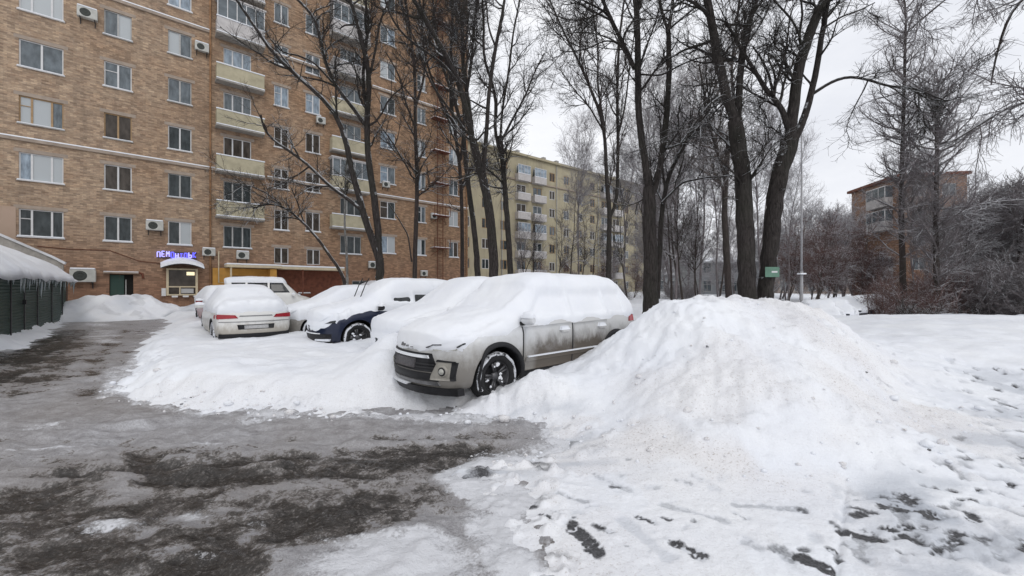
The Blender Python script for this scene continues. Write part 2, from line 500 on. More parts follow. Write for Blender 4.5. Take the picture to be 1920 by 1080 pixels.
def pile_height(x, y):
    d, t = seg_dist(x, y, (2.50, 6.05), (4.35, 7.3))
    front = np.clip((-(x - 2.9) * D2[0] * 1 - (y - 6.3) * D2[1]) / 1.5, 0, 1)      # towards the camera
    s = 1.18 + .66 * front
    ang = fbm(x * 1.1, y * 1.1, 21) - .5
    d = d * (1 + .28 * ang)
    h = 1.0 * np.exp(-(d / s) ** 1.9)
    # shoulder to the right and towards the camera
    d2, _ = seg_dist(x, y, (3.0, 5.2), (4.6, 6.4))
    h = np.maximum(h, 0) + .20 * np.exp(-(d2 / 1.3) ** 2)
    d3 = np.hypot((x - 2.3) / 1.3, (y - 4.15) / .75)
    h = h + .12 * np.exp(-d3 ** 2)
    h = h * sstep(2.75, 3.7, y - .05 * (x - 2)) * (1 - .55 * sstep(.2, 1.6, (x - 4.5) * .8 - (y - 6.6) * .6)) - .015
    h = h * (1 + .10 * (fbm(x * 2.2, y * 2.2, 31) - .5))
    m = sstep(.03, .4, h)
    bil = np.abs(fbm(x * 2.8, y * 2.8, 47, 4, .6) - .5) * 2
    h = h + m * ((.25 - bil) * .06 + (fbm(x * 3.5, y * 3.5, 41, 5, .6) - .5) * .17 + (fbm(x * 13, y * 13, 51, 3) - .5) * .035)
    return h

# two ends of each print in world metres (x0,y0,x1,y1,width,dark,depth)
def G(px, py, z=.04):
    Y = (CH - z) * F / (py - 540); return ((px - 960) / F * Y, Y)
_P = [
 (1074, 980, 1120, 1024, .115, .95), (960, 914, 994, 936, .12, .80), (1268, 1012, 1306, 1028, .115, .90), (1508, 1040, 1546, 1056, .12, .95),
 (1460, 1022, 1480, 1036, .10, .45), (1698, 954, 1740, 964, .115, .9), (1582, 990, 1638, 1006, .08, .95), (1662, 990, 1708, 1008, .075, .85),
 (1195, 962, 1226, 970, .05, .75), (1240, 962, 1252, 967, .03, .8), (1116, 978, 1146, 988, .06, .75), (1600, 944, 1636, 956, .07, .7),
 (1640, 926, 1700, 940, .08, .55), (1706, 852, 1746, 860, .09, .85), (1690, 884, 1724, 892, .07, .75), (1668, 876, 1702, 884, .06, .5),
 (1246, 938, 1356, 968, .075, .26), (1380, 940, 1494, 947, .075, .28), (1120, 888, 1178, 912, .08, .26), (1170, 968, 1250, 1034, .12, .08),
 (1380, 955, 1400, 965, .05, .5), (1600, 1028, 1625, 1045, .03, .5), (1690, 1034, 1708, 1040, .04, .6), (1760, 1026, 1784, 1036, .05, .65),
 (1758, 992, 1778, 1000, .06, .4), (1858, 920, 1900, 936, .06, .45), (1870, 793, 1886, 797, .06, .7), (1790, 774, 1800, 777, .05, .6), (1820, 775, 1834, 778, .05, .5),
 (1780, 830, 1806, 836, .08, .3), (1840, 812, 1870, 822, .08, .3), (1735, 912, 1770, 918, .07, .4), (1300, 895, 1330, 905, .06, .35), (1270, 900, 1292, 905, .05, .4),
 (1048, 922, 1096, 932, .09, .3), (1012, 956, 1016, 958, .03, .8), (1026, 963, 1030, 965, .03, .8), (1040, 952, 1052, 958, .03, .6), (1172, 1014, 1176, 1016, .03, .7),
 (1900, 1010, 1915, 1030, .1, .25), (1820, 1005, 1856, 1022, .11, .12), (1830, 1046, 1860, 1062, .11, .12), (1895, 958, 1915, 966, .08, .3), (1800, 955, 1850, 972, .12, .12),
]
PRINTS = []
for a in _P:
    (x0, y0), (x1, y1) = G(a[0], a[1]), G(a[2], a[3]); PRINTS.append((x0, y0, x1, y1, a[4], a[5]))
_r = random.Random(5)
for i in range(250):      # the trodden lane on the right
    Y = 2.3 + 4.6 * _r.random() ** 1.2; X = Y * _r.uniform(.80, 1.32); an = _r.gauss(1.0, .45); L = _r.uniform(.04, .17)
    PRINTS.append((X, Y, X + L * math.sin(an) * .8, Y + L * math.cos(an), _r.uniform(.035, .10), _r.choice([.0, .1, .2, .35, .55, .75])))
for i in range(60):
    Y = _r.uniform(2.3, 3.7); X = Y * _r.uniform(.0, .8); an = _r.gauss(1.2, .5); L = _r.uniform(.005, .05)
    PRINTS.append((X, Y, X + L * math.sin(an), Y + L * math.cos(an), _r.uniform(.015, .06), _r.choice([.0, .1, .25, .6])))

def prints(x, y):
    dep = np.zeros_like(x); dk = np.zeros_like(x)
    nz = (fbm(x * 9, y * 9, 61, 4, .65) - .5) * 1.5
    nz2 = fbm(x * 26, y * 26, 63, 3, .7)
    for (x0, y0, x1, y1, w, d) in PRINTS:
        m = (x > min(x0, x1) - .4) & (x < max(x0, x1) + .4) & (y > min(y0, y1) - .4) & (y < max(y0, y1) + .4)
        if not m.any(): continue
        dd, t = seg_dist(x[m], y[m], (x0, y0), (x1, y1))
        ww = w * .5 * (1 - .35 * np.sin(t * 3.14) ** 2)       # waist of the sole
        q = (dd - ww) / .022 + nz[m] * 2.2
        inside = 1 - sstep(-.7, .9, q)
        rim = np.exp(-(q - 1.6) ** 2) * .45
        tread = sstep(.40, .56, nz2[m] + .12 * inside)
        dep[m] = np.maximum(dep[m], inside) - rim * .4
        dk[m] = np.maximum(dk[m], inside * d * tread)
    return dep, dk

def snow_layer(x, y):
    """thickness of the lying snow above the frozen ground, without the big piles; negative on the road"""
    s = road_sdf(x, y)
    # how deep it lies
    deep = .10 + .22 * sstep(4.2, 6.2, y + .35 * np.minimum(x + 1.5, 0) * 0) 
    right = sstep(4.6, 6.6, x) * sstep(5.0, 9.5, y)
    deep = deep + .36 * right * (1 - .5 * sstep(13, 18, y))
    fore = sstep(.2, -.6, y - 4.3 + .0 * x) * sstep(-1.2, .2, x)        # thin trodden snow by the camera
    deep = deep * (1 - fore) + .034 * fore
    lane = sstep(.82, .98, x / np.maximum(y, .1)) * (1 - sstep(5.2, 7.5, y))
    deep = deep * (1 - lane) + .07 * lane
    edge = sstep(0, .95, s + .03) ** .8
    edge = np.where(fore > .5, sstep(-.05, .5, s), edge)
    # ploughed lip in front of the parked cars
    lip = .05 * np.exp(-((s - .42) / .26) ** 2) * sstep(4.5, 5.2, y) * (1 - sstep(10, 14, y)) * (x < .5)
    h = deep * edge + lip - .02
    soft = ((fbm(x * .8, y * .8, 71) - .5) * .16 + (fbm(x * 2.6, y * 2.6, 81) - .5) * .09) * (1 - .6 * fore)
    h = h + soft * edge * sstep(.05, .3, deep)
    chunk = np.maximum(fbm(x * 8, y * 8, 91, 3) - .55, 0) * .22 * np.exp(-((s - .25) / .35) ** 2) * (y < 12)
    h = h + chunk + (fbm(x * 18, y * 18, 95, 3) - .5) * .014 * edge
    return np.where(s < -.02, -.06, h)

# snow drift heaped between and before the cars
def bank(x, y):
    h = .42 * np.exp(-(((x + 2.05) / .42) ** 2 + ((y - 7.2) / 1.0) ** 2))       # before the navy car's wheel
    h = h + .12 * np.exp(-(((x + 1.9) / .8) ** 2 + ((y - 6.4) / .8) ** 2))
    h = h + .16 * np.exp(-(((x + .45) / .55) ** 2 + ((y - 4.95) / .35) ** 2))
    h = h + .30 * np.exp(-(((x - .35) / .5) ** 2 + ((y - 5.25) / .35) ** 2))
    h = h - .24 * np.exp(-(((x + 1.25) / .9) ** 2 + ((y - 5.35) / .45) ** 2))
    h = h + .10 * np.exp(-(((x + 5.0) / 1.8) ** 2 + ((y - 6.9) / .9) ** 2))
    # the wide mounded field in front of the house wall, by the garage end
    return h

def build_sheet(name, xs, ys, fn, mat, attr, cull=None):
    X, Y = np.meshgrid(xs, ys)
    Z, A = fn(X, Y)
    ny, nx = X.shape
    V = np.stack([X, Y, Z], -1).reshape(-1, 3)
    idx = np.arange(nx * ny).reshape(ny, nx)
    Fq = np.stack([idx[:-1, :-1], idx[:-1, 1:], idx[1:, 1:], idx[1:, :-1]], -1).reshape(-1, 4)
    A = A.reshape(-1, 4) if A is not None else None
    if cull is not None:
        keepv = cull(X, Y, Z).reshape(-1)
        Fq = Fq[keepv[Fq].any(1)]
        used = np.unique(Fq); remap = np.full(len(V), -1); remap[used] = np.arange(len(used))
        V = V[used]; Fq = remap[Fq]
        if A is not None: A = A[used]
    return mesh_np(name, V, Fq, 4, mat, smooth=True, attrs={attr: A} if A is not None else None)

def axis(*segs):
    out = []
    for a, b, st in segs:
        n = max(1, int(round((b - a) / st))); out += list(np.linspace(a, b, n, endpoint=False))
    out.append(segs[-1][1]); return np.array(out)

XS = axis((-600, -60, 30), (-60, -26, 2), (-26, -9, .16), (-9, -4, .06), (-4, -.4, .028), (-.4, 4.6, .016), (4.6, 6.6, .028), (6.6, 14, .09), (14, 40, .5), (40, 90, 4), (90, 600, 30))
YS = axis((-30, -2, 2), (-2, 1.2, .2), (1.2, 2.0, .05), (2.0, 4.2, .015), (4.2, 5.2, .025), (5.2, 9, .045), (9, 16, .10), (16, 30, .3), (30, 80, 1.5), (80, 900, 30))

def f_ground(X, Y):
    return base_level(X, Y) - .12, None
gx = axis((-600, -60, 30), (-60, 60, 1.5), (60, 600, 30)); gy = axis((-30, -2, 2), (-2, 60, 1.0), (60, 140, 5), (140, 900, 40))
ground = build_sheet('ground', gx, gy, f_ground, M['snow_dirty'], 'x')
tag(ground, 'frozen ground lying under the snow and the icy lane', 'ground', kind='structure')

def road_ruts(X, Y):
    h = np.zeros_like(X); w = np.zeros_like(X)
    # pairs of wheel tracks: across the front, and bending away up the lane on the left
    paths = [([(-9, 4.15), (-4, 4.25), (0, 4.35), (1.2, 4.4)], .09, .5), ([(-9, 4.55), (-4, 4.62), (0, 4.68)], .08, .4), ([(-3, 3.35), (0, 3.55), (.3, 3.6)], .10, .5),
             ([(-1, 1.8), (-3.2, 3.6), (-6.2, 5.9), (-9.6, 9.4), (-14, 14.6), (-18.5, 20)], .13, .55), ([(-2.4, 1.6), (-4.6, 3.4), (-7.8, 5.8), (-11.2, 9.6), (-15.6, 14.8), (-19.6, 19.6)], .13, .5),
             ([(-9, 2.4), (-5, 3.2), (-1.5, 4.0), (.2, 4.05)], .10, .35)]
    wob = (fbm(X * .8, Y * .8, 141) - .5) * .35
    for pts, wd, k in paths:
        d = np.full(X.shape, 1e9)
        for a, b in zip(pts[:-1], pts[1:]): d = np.minimum(d, seg_dist(X, Y, a, b)[0])
        d = d + wob * .5
        br = sstep(.35, .6, fbm(X * .9, Y * 1.6, 143 + int(wd * 100), 3))
        h = h - .022 * np.exp(-(d / wd) ** 2) * br + .018 * np.exp(-((np.abs(d) - wd * 1.8) / (wd * .7)) ** 2) * br; w = w + k * .55 * np.exp(-(d / wd) ** 2) * br - .12 * np.exp(-((np.abs(d) - wd * 1.8) / (wd * .7)) ** 2)
    return h, w

def f_road(X, Y):
    ruts, rw = road_ruts(X, Y)
    ridge = (fbm(X * .9, Y * 4.2, 101, 4) - .5) * .05 * sstep(2, 4, Y) + ruts
    lump = (fbm(X * 3.2, Y * 3.8, 103, 5, .62) - .5) * .10 + (fbm(X * 11, Y * 11, 105, 3) - .5) * .028
    nearb = 1 - sstep(8, 14, Y)
    Z = (ridge + lump) * (.35 + .65 * nearb) - .01
    # wet dark slush: band across the middle, lower left, far left lane
    b1 = np.exp(-((Y - 3.72 - .05 * X + .12 * np.sin(X * 2)) / .30) ** 2) * sstep(-4.6, -2.6, X) * 1.0
    b2 = (1 - sstep(2.9, 3.5, Y + .0 * X)) * (1 - sstep(-1.6, -.5, X)) * .75
    dd, _ = seg_dist(X, Y, (-16.0, 14.6), (-7.6, 5.6)); b3 = np.exp(-(dd / .95) ** 2) * 1.2 * sstep(5.0, 7.0, Y)
    dd2, _ = seg_dist(X, Y, (-19.5, 18.4), (-12.6, 11.3)); b4 = np.exp(-(dd2 / .8) ** 2) * .5
    mid = np.exp(-((Y - 4.8) / .6) ** 2) * -.22 - .14 * np.exp(-(((X + 6.5) / 2.5) ** 2 + ((Y - 5.2) / 1.4) ** 2))
    dd5, _ = seg_dist(X, Y, (-1.4, 2.6), (-.4, 3.4)); b5 = np.exp(-(dd5 / .25) ** 2) * .55
    wet = .22 + .56 * b1 + .58 * b2 + .42 * b3 + .2 * b4 + mid + b5 * .5 + (fbm(X * 1.6, Y * 2.8, 111, 4) - .5) * .95 + rw
    b6 = np.exp(-(((X + 9) / 3.0) ** 2 + ((Y - 7.8) / 1.6) ** 2)); wet = wet - b6 * .0
    s = road_sdf(X, Y)
    white = .60 * np.exp(-((s + .05) / .30) ** 2) * sstep(2.5, 6, Y * 1.5)
    white = np.maximum(white, .9 * np.exp(-((s - .05) / .28) ** 2) * (Y < 4.6))
    white = np.maximum(white, .80 * np.exp(-(((X + .62) / .70) ** 2 + ((Y - 2.35) / .38) ** 2) ** 1.5))
    white = np.maximum(white, .50 * np.exp(-(((X + 2.25) / .30) ** 2 + ((Y - 2.85) / .14) ** 2)))
    white = np.maximum(white, .42 * np.exp(-(((X + 1.35) / .25) ** 2 + ((Y - 2.85) / .10) ** 2)))
    for (px_, py_, sx_, sy_, k_) in [(215, 985, .28, .10, .50), (300, 850, .3, .12, .4), (90, 800, .5, .2, .42), (480, 975, .16, .06, .42), (700, 1050, .4, .12, .6), (560, 900, .2, .06, .4), (60, 930, .2, .08, .42), (380, 1040, .16, .06, .45), (840, 930, .12, .05, .5), (250, 760, .8, .25, .42)]:
        gx_, gy_ = G(px_, py_, 0); white = np.maximum(white, k_ * np.exp(-(((X - gx_) / sx_) ** 2 + ((Y - gy_) / sy_) ** 2)))
    far_l, _ = seg_dist(X, Y, (-21, 20.5), (-9.5, 9.6)); white = np.maximum(white, .55 * np.exp(-(far_l / .8) ** 2) * sstep(9, 13, Y))
    gar, _ = seg_dist(X, Y, (-22.4, 19.4), (-12.8, 8.6)); white = np.maximum(white, .7 * np.exp(-(gar / .8) ** 2))
    streak = np.exp(-((Y - 4.15 - .03 * X - .3 * (fbm(X * .8, Y * 0, 122) - .5)) / .05) ** 2) * sstep(.45, .6, fbm(X * 2.3, Y * 3, 121, 3)); white = np.maximum(white, streak * .55)
    white = white + (fbm(X * 1.3, Y * 2.6, 125, 4) - .62) * .5
    brown = np.clip(.35 + (fbm(X * .7, Y * .9, 131, 3) - .5) * 2 + .4 * sstep(-3, -6, X) * sstep(8, 5, Y), 0, 1)
    A = np.stack([np.clip(wet, 0, 1), np.clip(white, 0, 1), brown, np.ones_like(X)], -1)
    Z = Z - .02 * sstep(.4, .8, wet)
    return Z + .008 * np.clip(white, 0, 1), A
road = build_sheet('road', XS[(XS > -30) & (XS < 2)], YS[(YS > -3) & (YS < 24)], f_road, M['icy_road'], 'surf',
                   cull=lambda X, Y, Z: road_sdf(X, Y) < .35)
tag(road, 'grey icy lane with dark wet slush and tyre ruts', 'road', kind='structure')

def f_snow(X, Y):
    h = snow_layer(X, Y)
    on = sstep(-.02, .1, h)
    dep, dk = prints(X, Y)
    fine = (Y < 8)
    h = h + bank(X, Y) * (road_sdf(X, Y) > 0) * sstep(0, .3, road_sdf(X, Y))
    Z = base_level(X, Y) + h
    Z = Z - dep * .038 * fine * on
    # a low kerb line under the thin snow, running away on the right
    kd, kt = seg_dist(X, Y, G(1562, 1120), G(1590, 880)); kerb = np.exp(-(kd / .012) ** 2) * .018
    side = ((X - 1.85) * .98 - (Y - 2.6) * .35); Z = Z - kerb
    brown = .35 * np.exp(-((road_sdf(X, Y) - .3) / .5) ** 2) * (Y < 6)
    ring = pile_height(X, Y); brown = brown + .75 * np.exp(-((ring - .10) / .10) ** 2) * (Y < 4.6) * (fbm(X * 1.3, Y * 1.3, 141) > .42)
    lane = sstep(.80, .95, X / np.maximum(Y, .1)) * (1 - sstep(5.5, 7.5, Y))
    dark = dk * fine
    slush = np.maximum(fbm(X * 3.5, Y * 8, 151, 4) - .55, 0) * 3.2 * np.exp(-((road_sdf(X, Y) - .12) / .32) ** 2) * (Y < 4.5) * (X > -1.2)
    dark = np.maximum(dark, slush)
    smear, _ = seg_dist(X, Y, G(1450, 1010), G(1500, 1060)); dark = np.maximum(dark, .22 * np.exp(-(smear / .07) ** 2))
    sm2, _ = seg_dist(X, Y, G(1640, 925), G(1760, 965)); wet = .8 * np.exp(-(sm2 / .10) ** 2)
    wet = wet + lane * sstep(.45, .7, fbm(X * 1.8, Y * 2.5, 161, 4)) * .75
    wet = np.maximum(wet, .9 * np.maximum(fbm(X * 1.6, Y * 5, 171, 4) - .5, 0) * 3 * sstep(1.2, .3, road_sdf(X, Y)) * (Y < 5) * (Y > 3.2))
    wet = np.maximum(wet, dep * .45 * fine)
    A = np.stack([np.clip(brown, 0, 1), np.clip(dark, 0, 1), np.clip(wet, 0, 1), np.ones_like(X)], -1)
    return Z, A
snow = build_sheet('snow_cover', XS, YS, f_snow, M['snow_ground'], 'dirt',
                   cull=lambda X, Y, Z: road_sdf(X, Y) > -.25)
tag(snow, 'white snow lying over the parking area and the trodden foreground', 'snow', kind='structure')

def f_pile(X, Y):
    s, SA = f_snow(X, Y)
    p = pile_height(X, Y)
    Z = s + p
    dep, dk = prints(X, Y)
    b = sstep(.42, .72, fbm(X * .9, Y * .9, 181)) * .9
    right = sstep(-.5, 1.2, (X - 3.2) * .8 - (Y - 5.6) * .5)
    b = np.clip(b * .55 + right * .45 * fbm(X * 2, Y * 2, 191), 0, 1) * sstep(.05, .3, p)
    foot = .9 * np.exp(-((p - .12) / .12) ** 2) * (Y < 4.9) * sstep(.4, .6, fbm(X * 1.3, Y * 1.3, 141))
    dark = np.maximum(0, fbm(X * 7, Y * 7, 201, 3) - .72) * 1.6 * (p > .2)
    m = 1 - sstep(.0, .12, p)
    A = np.stack([np.clip(np.maximum(np.maximum(b, foot), SA[..., 0] * m), 0, 1), np.clip(np.maximum(dark, SA[..., 1] * m), 0, 1), SA[..., 2] * m, np.ones_like(X)], -1)
    return Z, A
pile = build_sheet('snow_pile', axis((-1.5, 9, .03)), axis((2.9, 11.5, .032)), f_pile, M['snow_ground'], 'dirt',
                   cull=lambda X, Y, Z: pile_height(X, Y) > -.004)
tag(pile, 'big shovelled snow pile with dirty crumbs burying the side of the silver car', 'snow pile')

def small_pile(name, cx, cy, sx, sy, rot, h, label, seed, mat='snow_ground'):
    n = 70
    xs = np.linspace(cx - 2.4 * sx, cx + 2.4 * sx, n); ys = np.linspace(cy - 2.4 * sy, cy + 2.4 * sy, n)
    c, s = math.cos(rot), math.sin(rot)
    def f(X, Y):
        u = (X - cx) * c + (Y - cy) * s; v = -(X - cx) * s + (Y - cy) * c
        d = np.sqrt((u / sx) ** 2 + (v / sy) ** 2) * (1 + .5 * (fbm(X * .6, Y * .6, seed) - .5))
        p = h * np.exp(-d ** 2.2)
        p = p + sstep(.02, .2, p) * (fbm(X * 1.8, Y * 1.8, seed + 3, 4, .6) - .5) * .28 * h ** .5
        Z = base_level(X, Y) + np.maximum(snow_layer(X, Y), 0) + p - .06
        A = np.stack([.4 * fbm(X, Y, seed + 5), .25 * sstep(.55, .75, fbm(X * 2, Y * 2, seed + 9)), .7 * sstep(.4, .7, fbm(X * .8, Y * .8, seed + 7)), np.ones_like(X)], -1)
        return Z, A
    o = build_sheet(name, xs, ys, f, M[mat], 'dirt', cull=lambda X, Y, Z: (Z - base_level(X, Y) - np.maximum(snow_layer(X, Y), 0)) > -.05)
    return tag(o, label, 'snow pile')
small_pile('snow_pile', -20.6, 21.0, 2.2, 1.3, .7, 1.25, 'ploughed grey snow heap between the green garage and the dark house door', 301)
small_pile('snow_pile', -17.2, 23.4, 2.2, .9, .7, .50, 'low snow heap along the foot of the brick house below the shop window', 311)
small_pile('snow_pile', 16.5, 15.5, 3.6, 1.6, .1, .22, 'low smooth snow bank in front of the dark bushes on the right', 321)
# ------------------------------------------------------------------ trees
rng = np.random.default_rng(11)
UP = np.array([0, 0, 1.0])

def norm(v): return v / (np.linalg.norm(v, axis=-1, keepdims=True) + 1e-9)

def tubes(P, R, S):
    """P (N,K,3) R (N,K) -> verts, quads"""
    N, K, _ = P.shape
    T = np.empty_like(P); T[:, 1:-1] = P[:, 2:] - P[:, :-2]; T[:, 0] = P[:, 1] - P[:, 0]; T[:, -1] = P[:, -1] - P[:, -2]
    T = norm(T)
    mt = norm(T.mean(1))
    ref = np.where(np.abs(mt[:, 2:3]) > .6, np.array([[1., 0, 0]]), np.array([[0, 0, 1.]]))
    U = norm(np.cross(T, ref[:, None, :])); W = np.cross(T, U)
    a = np.arange(S) * 2 * np.pi / S
    V = P[:, :, None, :] + (U[:, :, None, :] * np.cos(a)[None, None, :, None] + W[:, :, None, :] * np.sin(a)[None, None, :, None]) * R[:, :, None, None]
    idx = np.arange(N * K * S).reshape(N, K, S)
    a0 = idx[:, :-1]; a1 = idx[:, 1:]
    Q = np.stack([a0, np.roll(a0, -1, 2), np.roll(a1, -1, 2), a1], -1).reshape(-1, 4)
    return V.reshape(-1, 3), Q

def grow(PP, PR, n, t0, t1, Lm, Lvar, ang, trop, K, rmax, rmin, rg, wob=.18, weight=None, taperL=True, zmin=None, bias=None):
    """children on parents PP (N,K,3) with radii PR; n children altogether"""
    N, Kp, _ = PP.shape
    seg = np.linalg.norm(np.diff(PP, axis=1), axis=2).sum(1)
    w = seg if weight is None else weight
    i = rg.choice(N, n, p=w / w.sum())
    t = t0 + (t1 - t0) * rg.random(n) ** .85
    f = t * (Kp - 1); k = np.minimum(f.astype(int), Kp - 2); fr = (f - k)[:, None]
    A = PP[i, k]; B = PP[i, k + 1]
    P0 = A * (1 - fr) + B * fr; T = norm(B - A)
    r0 = PR[i, k] * (1 - fr[:, 0]) + PR[i, k + 1] * fr[:, 0]
    if zmin is not None:
        keep = P0[:, 2] > zmin
        i, t, P0, T, r0 = i[keep], t[keep], P0[keep], T[keep], r0[keep]; n = len(i)
    perp = norm(np.cross(T, norm(rg.normal(size=(n, 3)))))
    if bias is not None: perp = norm(perp + bias)
    a = np.radians(rg.normal(ang, ang * .25, n))[:, None]
    D = norm(T * np.cos(a) + perp * np.sin(a))
    L = Lm * (1 + Lvar * rg.uniform(-1, 1, n))
    if taperL: L = L * (1.15 - .75 * (t - t0) / (t1 - t0 + 1e-6))
    st = (L / (K - 1))[:, None]
    P = np.empty((n, K, 3)); P[:, 0] = P0
    for j in range(1, K):
        D = norm(D + UP * trop + rg.normal(size=(n, 3)) * wob)
        P[:, j] = P[:, j - 1] + D * st
    rb = np.minimum(np.minimum(r0 * .62, rmax), L * .018 + rmin)
    tt = np.linspace(0, 1, K)[None, :]
    R = np.maximum(rb[:, None] * (1 - .78 * tt), rmin * .8)
    return P, R

def resample(pts, rad, K):
    pts = np.array(pts, float); rad = np.array(rad, float)
    d = np.concatenate([[0], np.cumsum(np.linalg.norm(np.diff(pts, axis=0), axis=1))])
    # catmull style smoothing by dense linear + blur
    s = np.linspace(0, d[-1], K)
    P = np.stack([np.interp(s, d, pts[:, c]) for c in range(3)], -1); R = np.interp(s, d, rad)
    for _ in range(2):
        Q = P.copy(); Q[1:-1] = .25 * P[:-2] + .5 * P[1:-1] + .25 * P[2:]; P = Q
    return P, R

def crown_mesh(parts, name, mat, parent):
    Vs = []; Fs = []; off = 0
    for (P, R, S) in parts:
        if len(P) == 0: continue
        V, Q = tubes(P, R, S); Vs.append(V); Fs.append(Q + off); off += len(V)
    return mesh_np(name, np.concatenate(Vs), np.concatenate(Fs), 4, mat, parent, smooth=False)

def trunk_mesh(stems, name, mat, parent, S=10):
    Vs = []; Fs = []; off = 0
    for P, R in stems:
        V, Q = tubes(P[None], R[None], S)
        # lumpy bark outline
        c = np.repeat(P, S, 0); d = V - c
        V = c + d * (1 + .09 * (fbm(V[:, 2] * 2.1 + V[:, 0] * 5, V[:, 1] * 5 + V[:, 2] * .6, 7)[:, None] - .5) * 2)
        Vs.append(V); Fs.append(Q + off); off += len(V)
    return mesh_np(name, np.concatenate(Vs), np.concatenate(Fs), 4, mat, parent, smooth=True)

DENS = 1.75
def traced_tree(name, label, Y, stems, nb=(40, 260, 1300), L=(2.6, 1.1, .5), zmin=4.0, mat='bark_dark', crown='bark_dark', seed=0,
                ang=(48, 42, 40), trop=(.05, .04, .02), group=None, cat='tree', ext=4.5, tw=.0045):
    """stems: list of (pixels[(x,y)...], width0, width1, depth_drift)"""
    rg = np.random.default_rng(100 + seed)
    nb = (int(nb[0] * 1.25), int(nb[1] * DENS), int(nb[2] * DENS * 1.2))
    S3 = []
    bx = (stems[0][0][0][0] - 960) / F * Y
    root = empty(name, (bx, Y, float(base_level(np.array(bx), np.array(Y)))), 0, label, cat, group)
    base = np.array(root.location)
    for si, (px, w0, w1, dr) in enumerate(stems):
        pts = []; n = len(px)
        dr0 = 0 if not isinstance(dr, tuple) else dr[0]; dr1 = dr if not isinstance(dr, tuple) else dr[1]
        for j, (x, y) in enumerate(px):
            YY = Y + dr0 + (dr1 - dr0) * j / max(1, n - 1)
            pts.append(((x - 960) / F * YY, YY, CH + (540 - y) / F * YY))
        if si == 0: pts = [(pts[0][0] + (pts[0][0] - pts[1][0]) * .2, Y, base[2] - .25)] + pts
        rad = list(np.linspace(w0, w1, len(pts)) * .5 / F * Y)
        if si == 0: rad[0] *= 1.45; 
        if px[-1][1] <= 4:                      # goes on above the frame
            a = np.array(pts[-1]); b = np.array(pts[-2]); d = norm((a - b)[None])[0]; e = ext * (1 if w1 > 8 else .7)
            r = rad[-1]
            for q in range(1, 4):
                d = norm((d + UP * .12 + rg.normal(size=3) * .12)[None])[0]; a = a + d * e / 3; pts.append(tuple(a)); rad.append(max(r * (1 - q * .28), .012))
        P, R = resample(pts, rad, 22)
        P = P - base
        wob = rg.normal(size=(22, 3)) * R[:, None] * .06; wob[:, 2] = 0; wob[0] = 0; P = P + wob
        S3.append((P, R))
    trunk_mesh(S3, 'trunk', M[mat], root)
    PP = np.stack([p for p, _ in S3]); PR = np.stack([r for _, r in S3])
    c1 = grow(PP, PR, nb[0], .15, 1.0, L[0], .5, ang[0], trop[0], 8, .055, tw * 2.6, rg, .16, zmin=zmin, taperL=False)
    c1b = grow(PP, PR, nb[0], .3, 1.0, L[0] * .4, .6, 60, .1, 5, .02, tw * 1.6, rg, .2, zmin=zmin, taperL=False)
    c2 = grow(c1[0], c1[1], nb[1], .12, 1.0, L[1], .5, ang[1], trop[1], 6, .022, tw * 1.6, rg, .20)
    c3 = grow(c2[0], c2[1], nb[2], .08, 1.0, L[2], .5, ang[2], trop[2], 4, .009, tw, rg, .22)
    c3b = grow(c1b[0], c1b[1], nb[2] // 4, .1, 1.0, L[2], .5, 40, .02, 4, .009, tw, rg, .22)
    crown_mesh([(c1[0], c1[1], 5), (c1b[0], c1b[1], 4), (c2[0], c2[1], 4), (c3[0], c3[1], 3), (c3b[0], c3b[1], 3)], 'crown', M[crown], root)
    return root

def proc_tree(name, H, seed, form, mat, crown, loc, label, group, r0=.16, nb=(34, 260, 1500), L=(3.0, 1.3, .6), tw=.006, cat='tree', nst=1, cb=.3):
    rg = np.random.default_rng(500 + seed)
    root = empty(name, loc, 0, label, cat, group)
    stems = []
    for s in range(nst):
        K = 16; P = np.zeros((K, 3)); d = norm(np.array([rg.normal() * .12 * (1 + s), rg.normal() * .12 * (1 + s), 1])[None])[0]
        if s: P[0] = stems[0][0][rg.integers(2, 6)]
        else: P[0, 2] = -.3
        h = H * (1 if s == 0 else rg.uniform(.6, .8))
        for k in range(1, K):
            d = norm((d + UP * .10 + rg.normal(size=3) * .055)[None])[0]; P[k] = P[k - 1] + d * h / K
        R = r0 * (1 if s == 0 else .6) * (1 - .88 * np.linspace(0, 1, K)); stems.append((P, np.maximum(R, .012)))
    trunk_mesh(stems, 'trunk', M[mat], root, 8)
    PP = np.stack([p for p, _ in stems]); PR = np.stack([r for _, r in stems])
    if form == 'fan': a1, tr = 40, .10
    elif form == 'lead': a1, tr = 68, .07
    else: a1, tr = 55, .03
    c1 = grow(PP, PR, nb[0], cb, .98, L[0], .4, a1, tr, 8, .05, tw * 2.5, rg, .13)
    c2 = grow(c1[0], c1[1], nb[1], .1, 1, L[1], .5, 42, tr * .6, 6, .02, tw * 1.4, rg, .18)
    c3 = grow(c2[0], c2[1], nb[2], .08, 1, L[2], .5, 40, .02, 4, .009, tw, rg, .22)
    crown_mesh([(c1[0], c1[1], 4), (c2[0], c2[1], 3), (c3[0], c3[1], 3)], 'crown', M[crown], root)
    return root

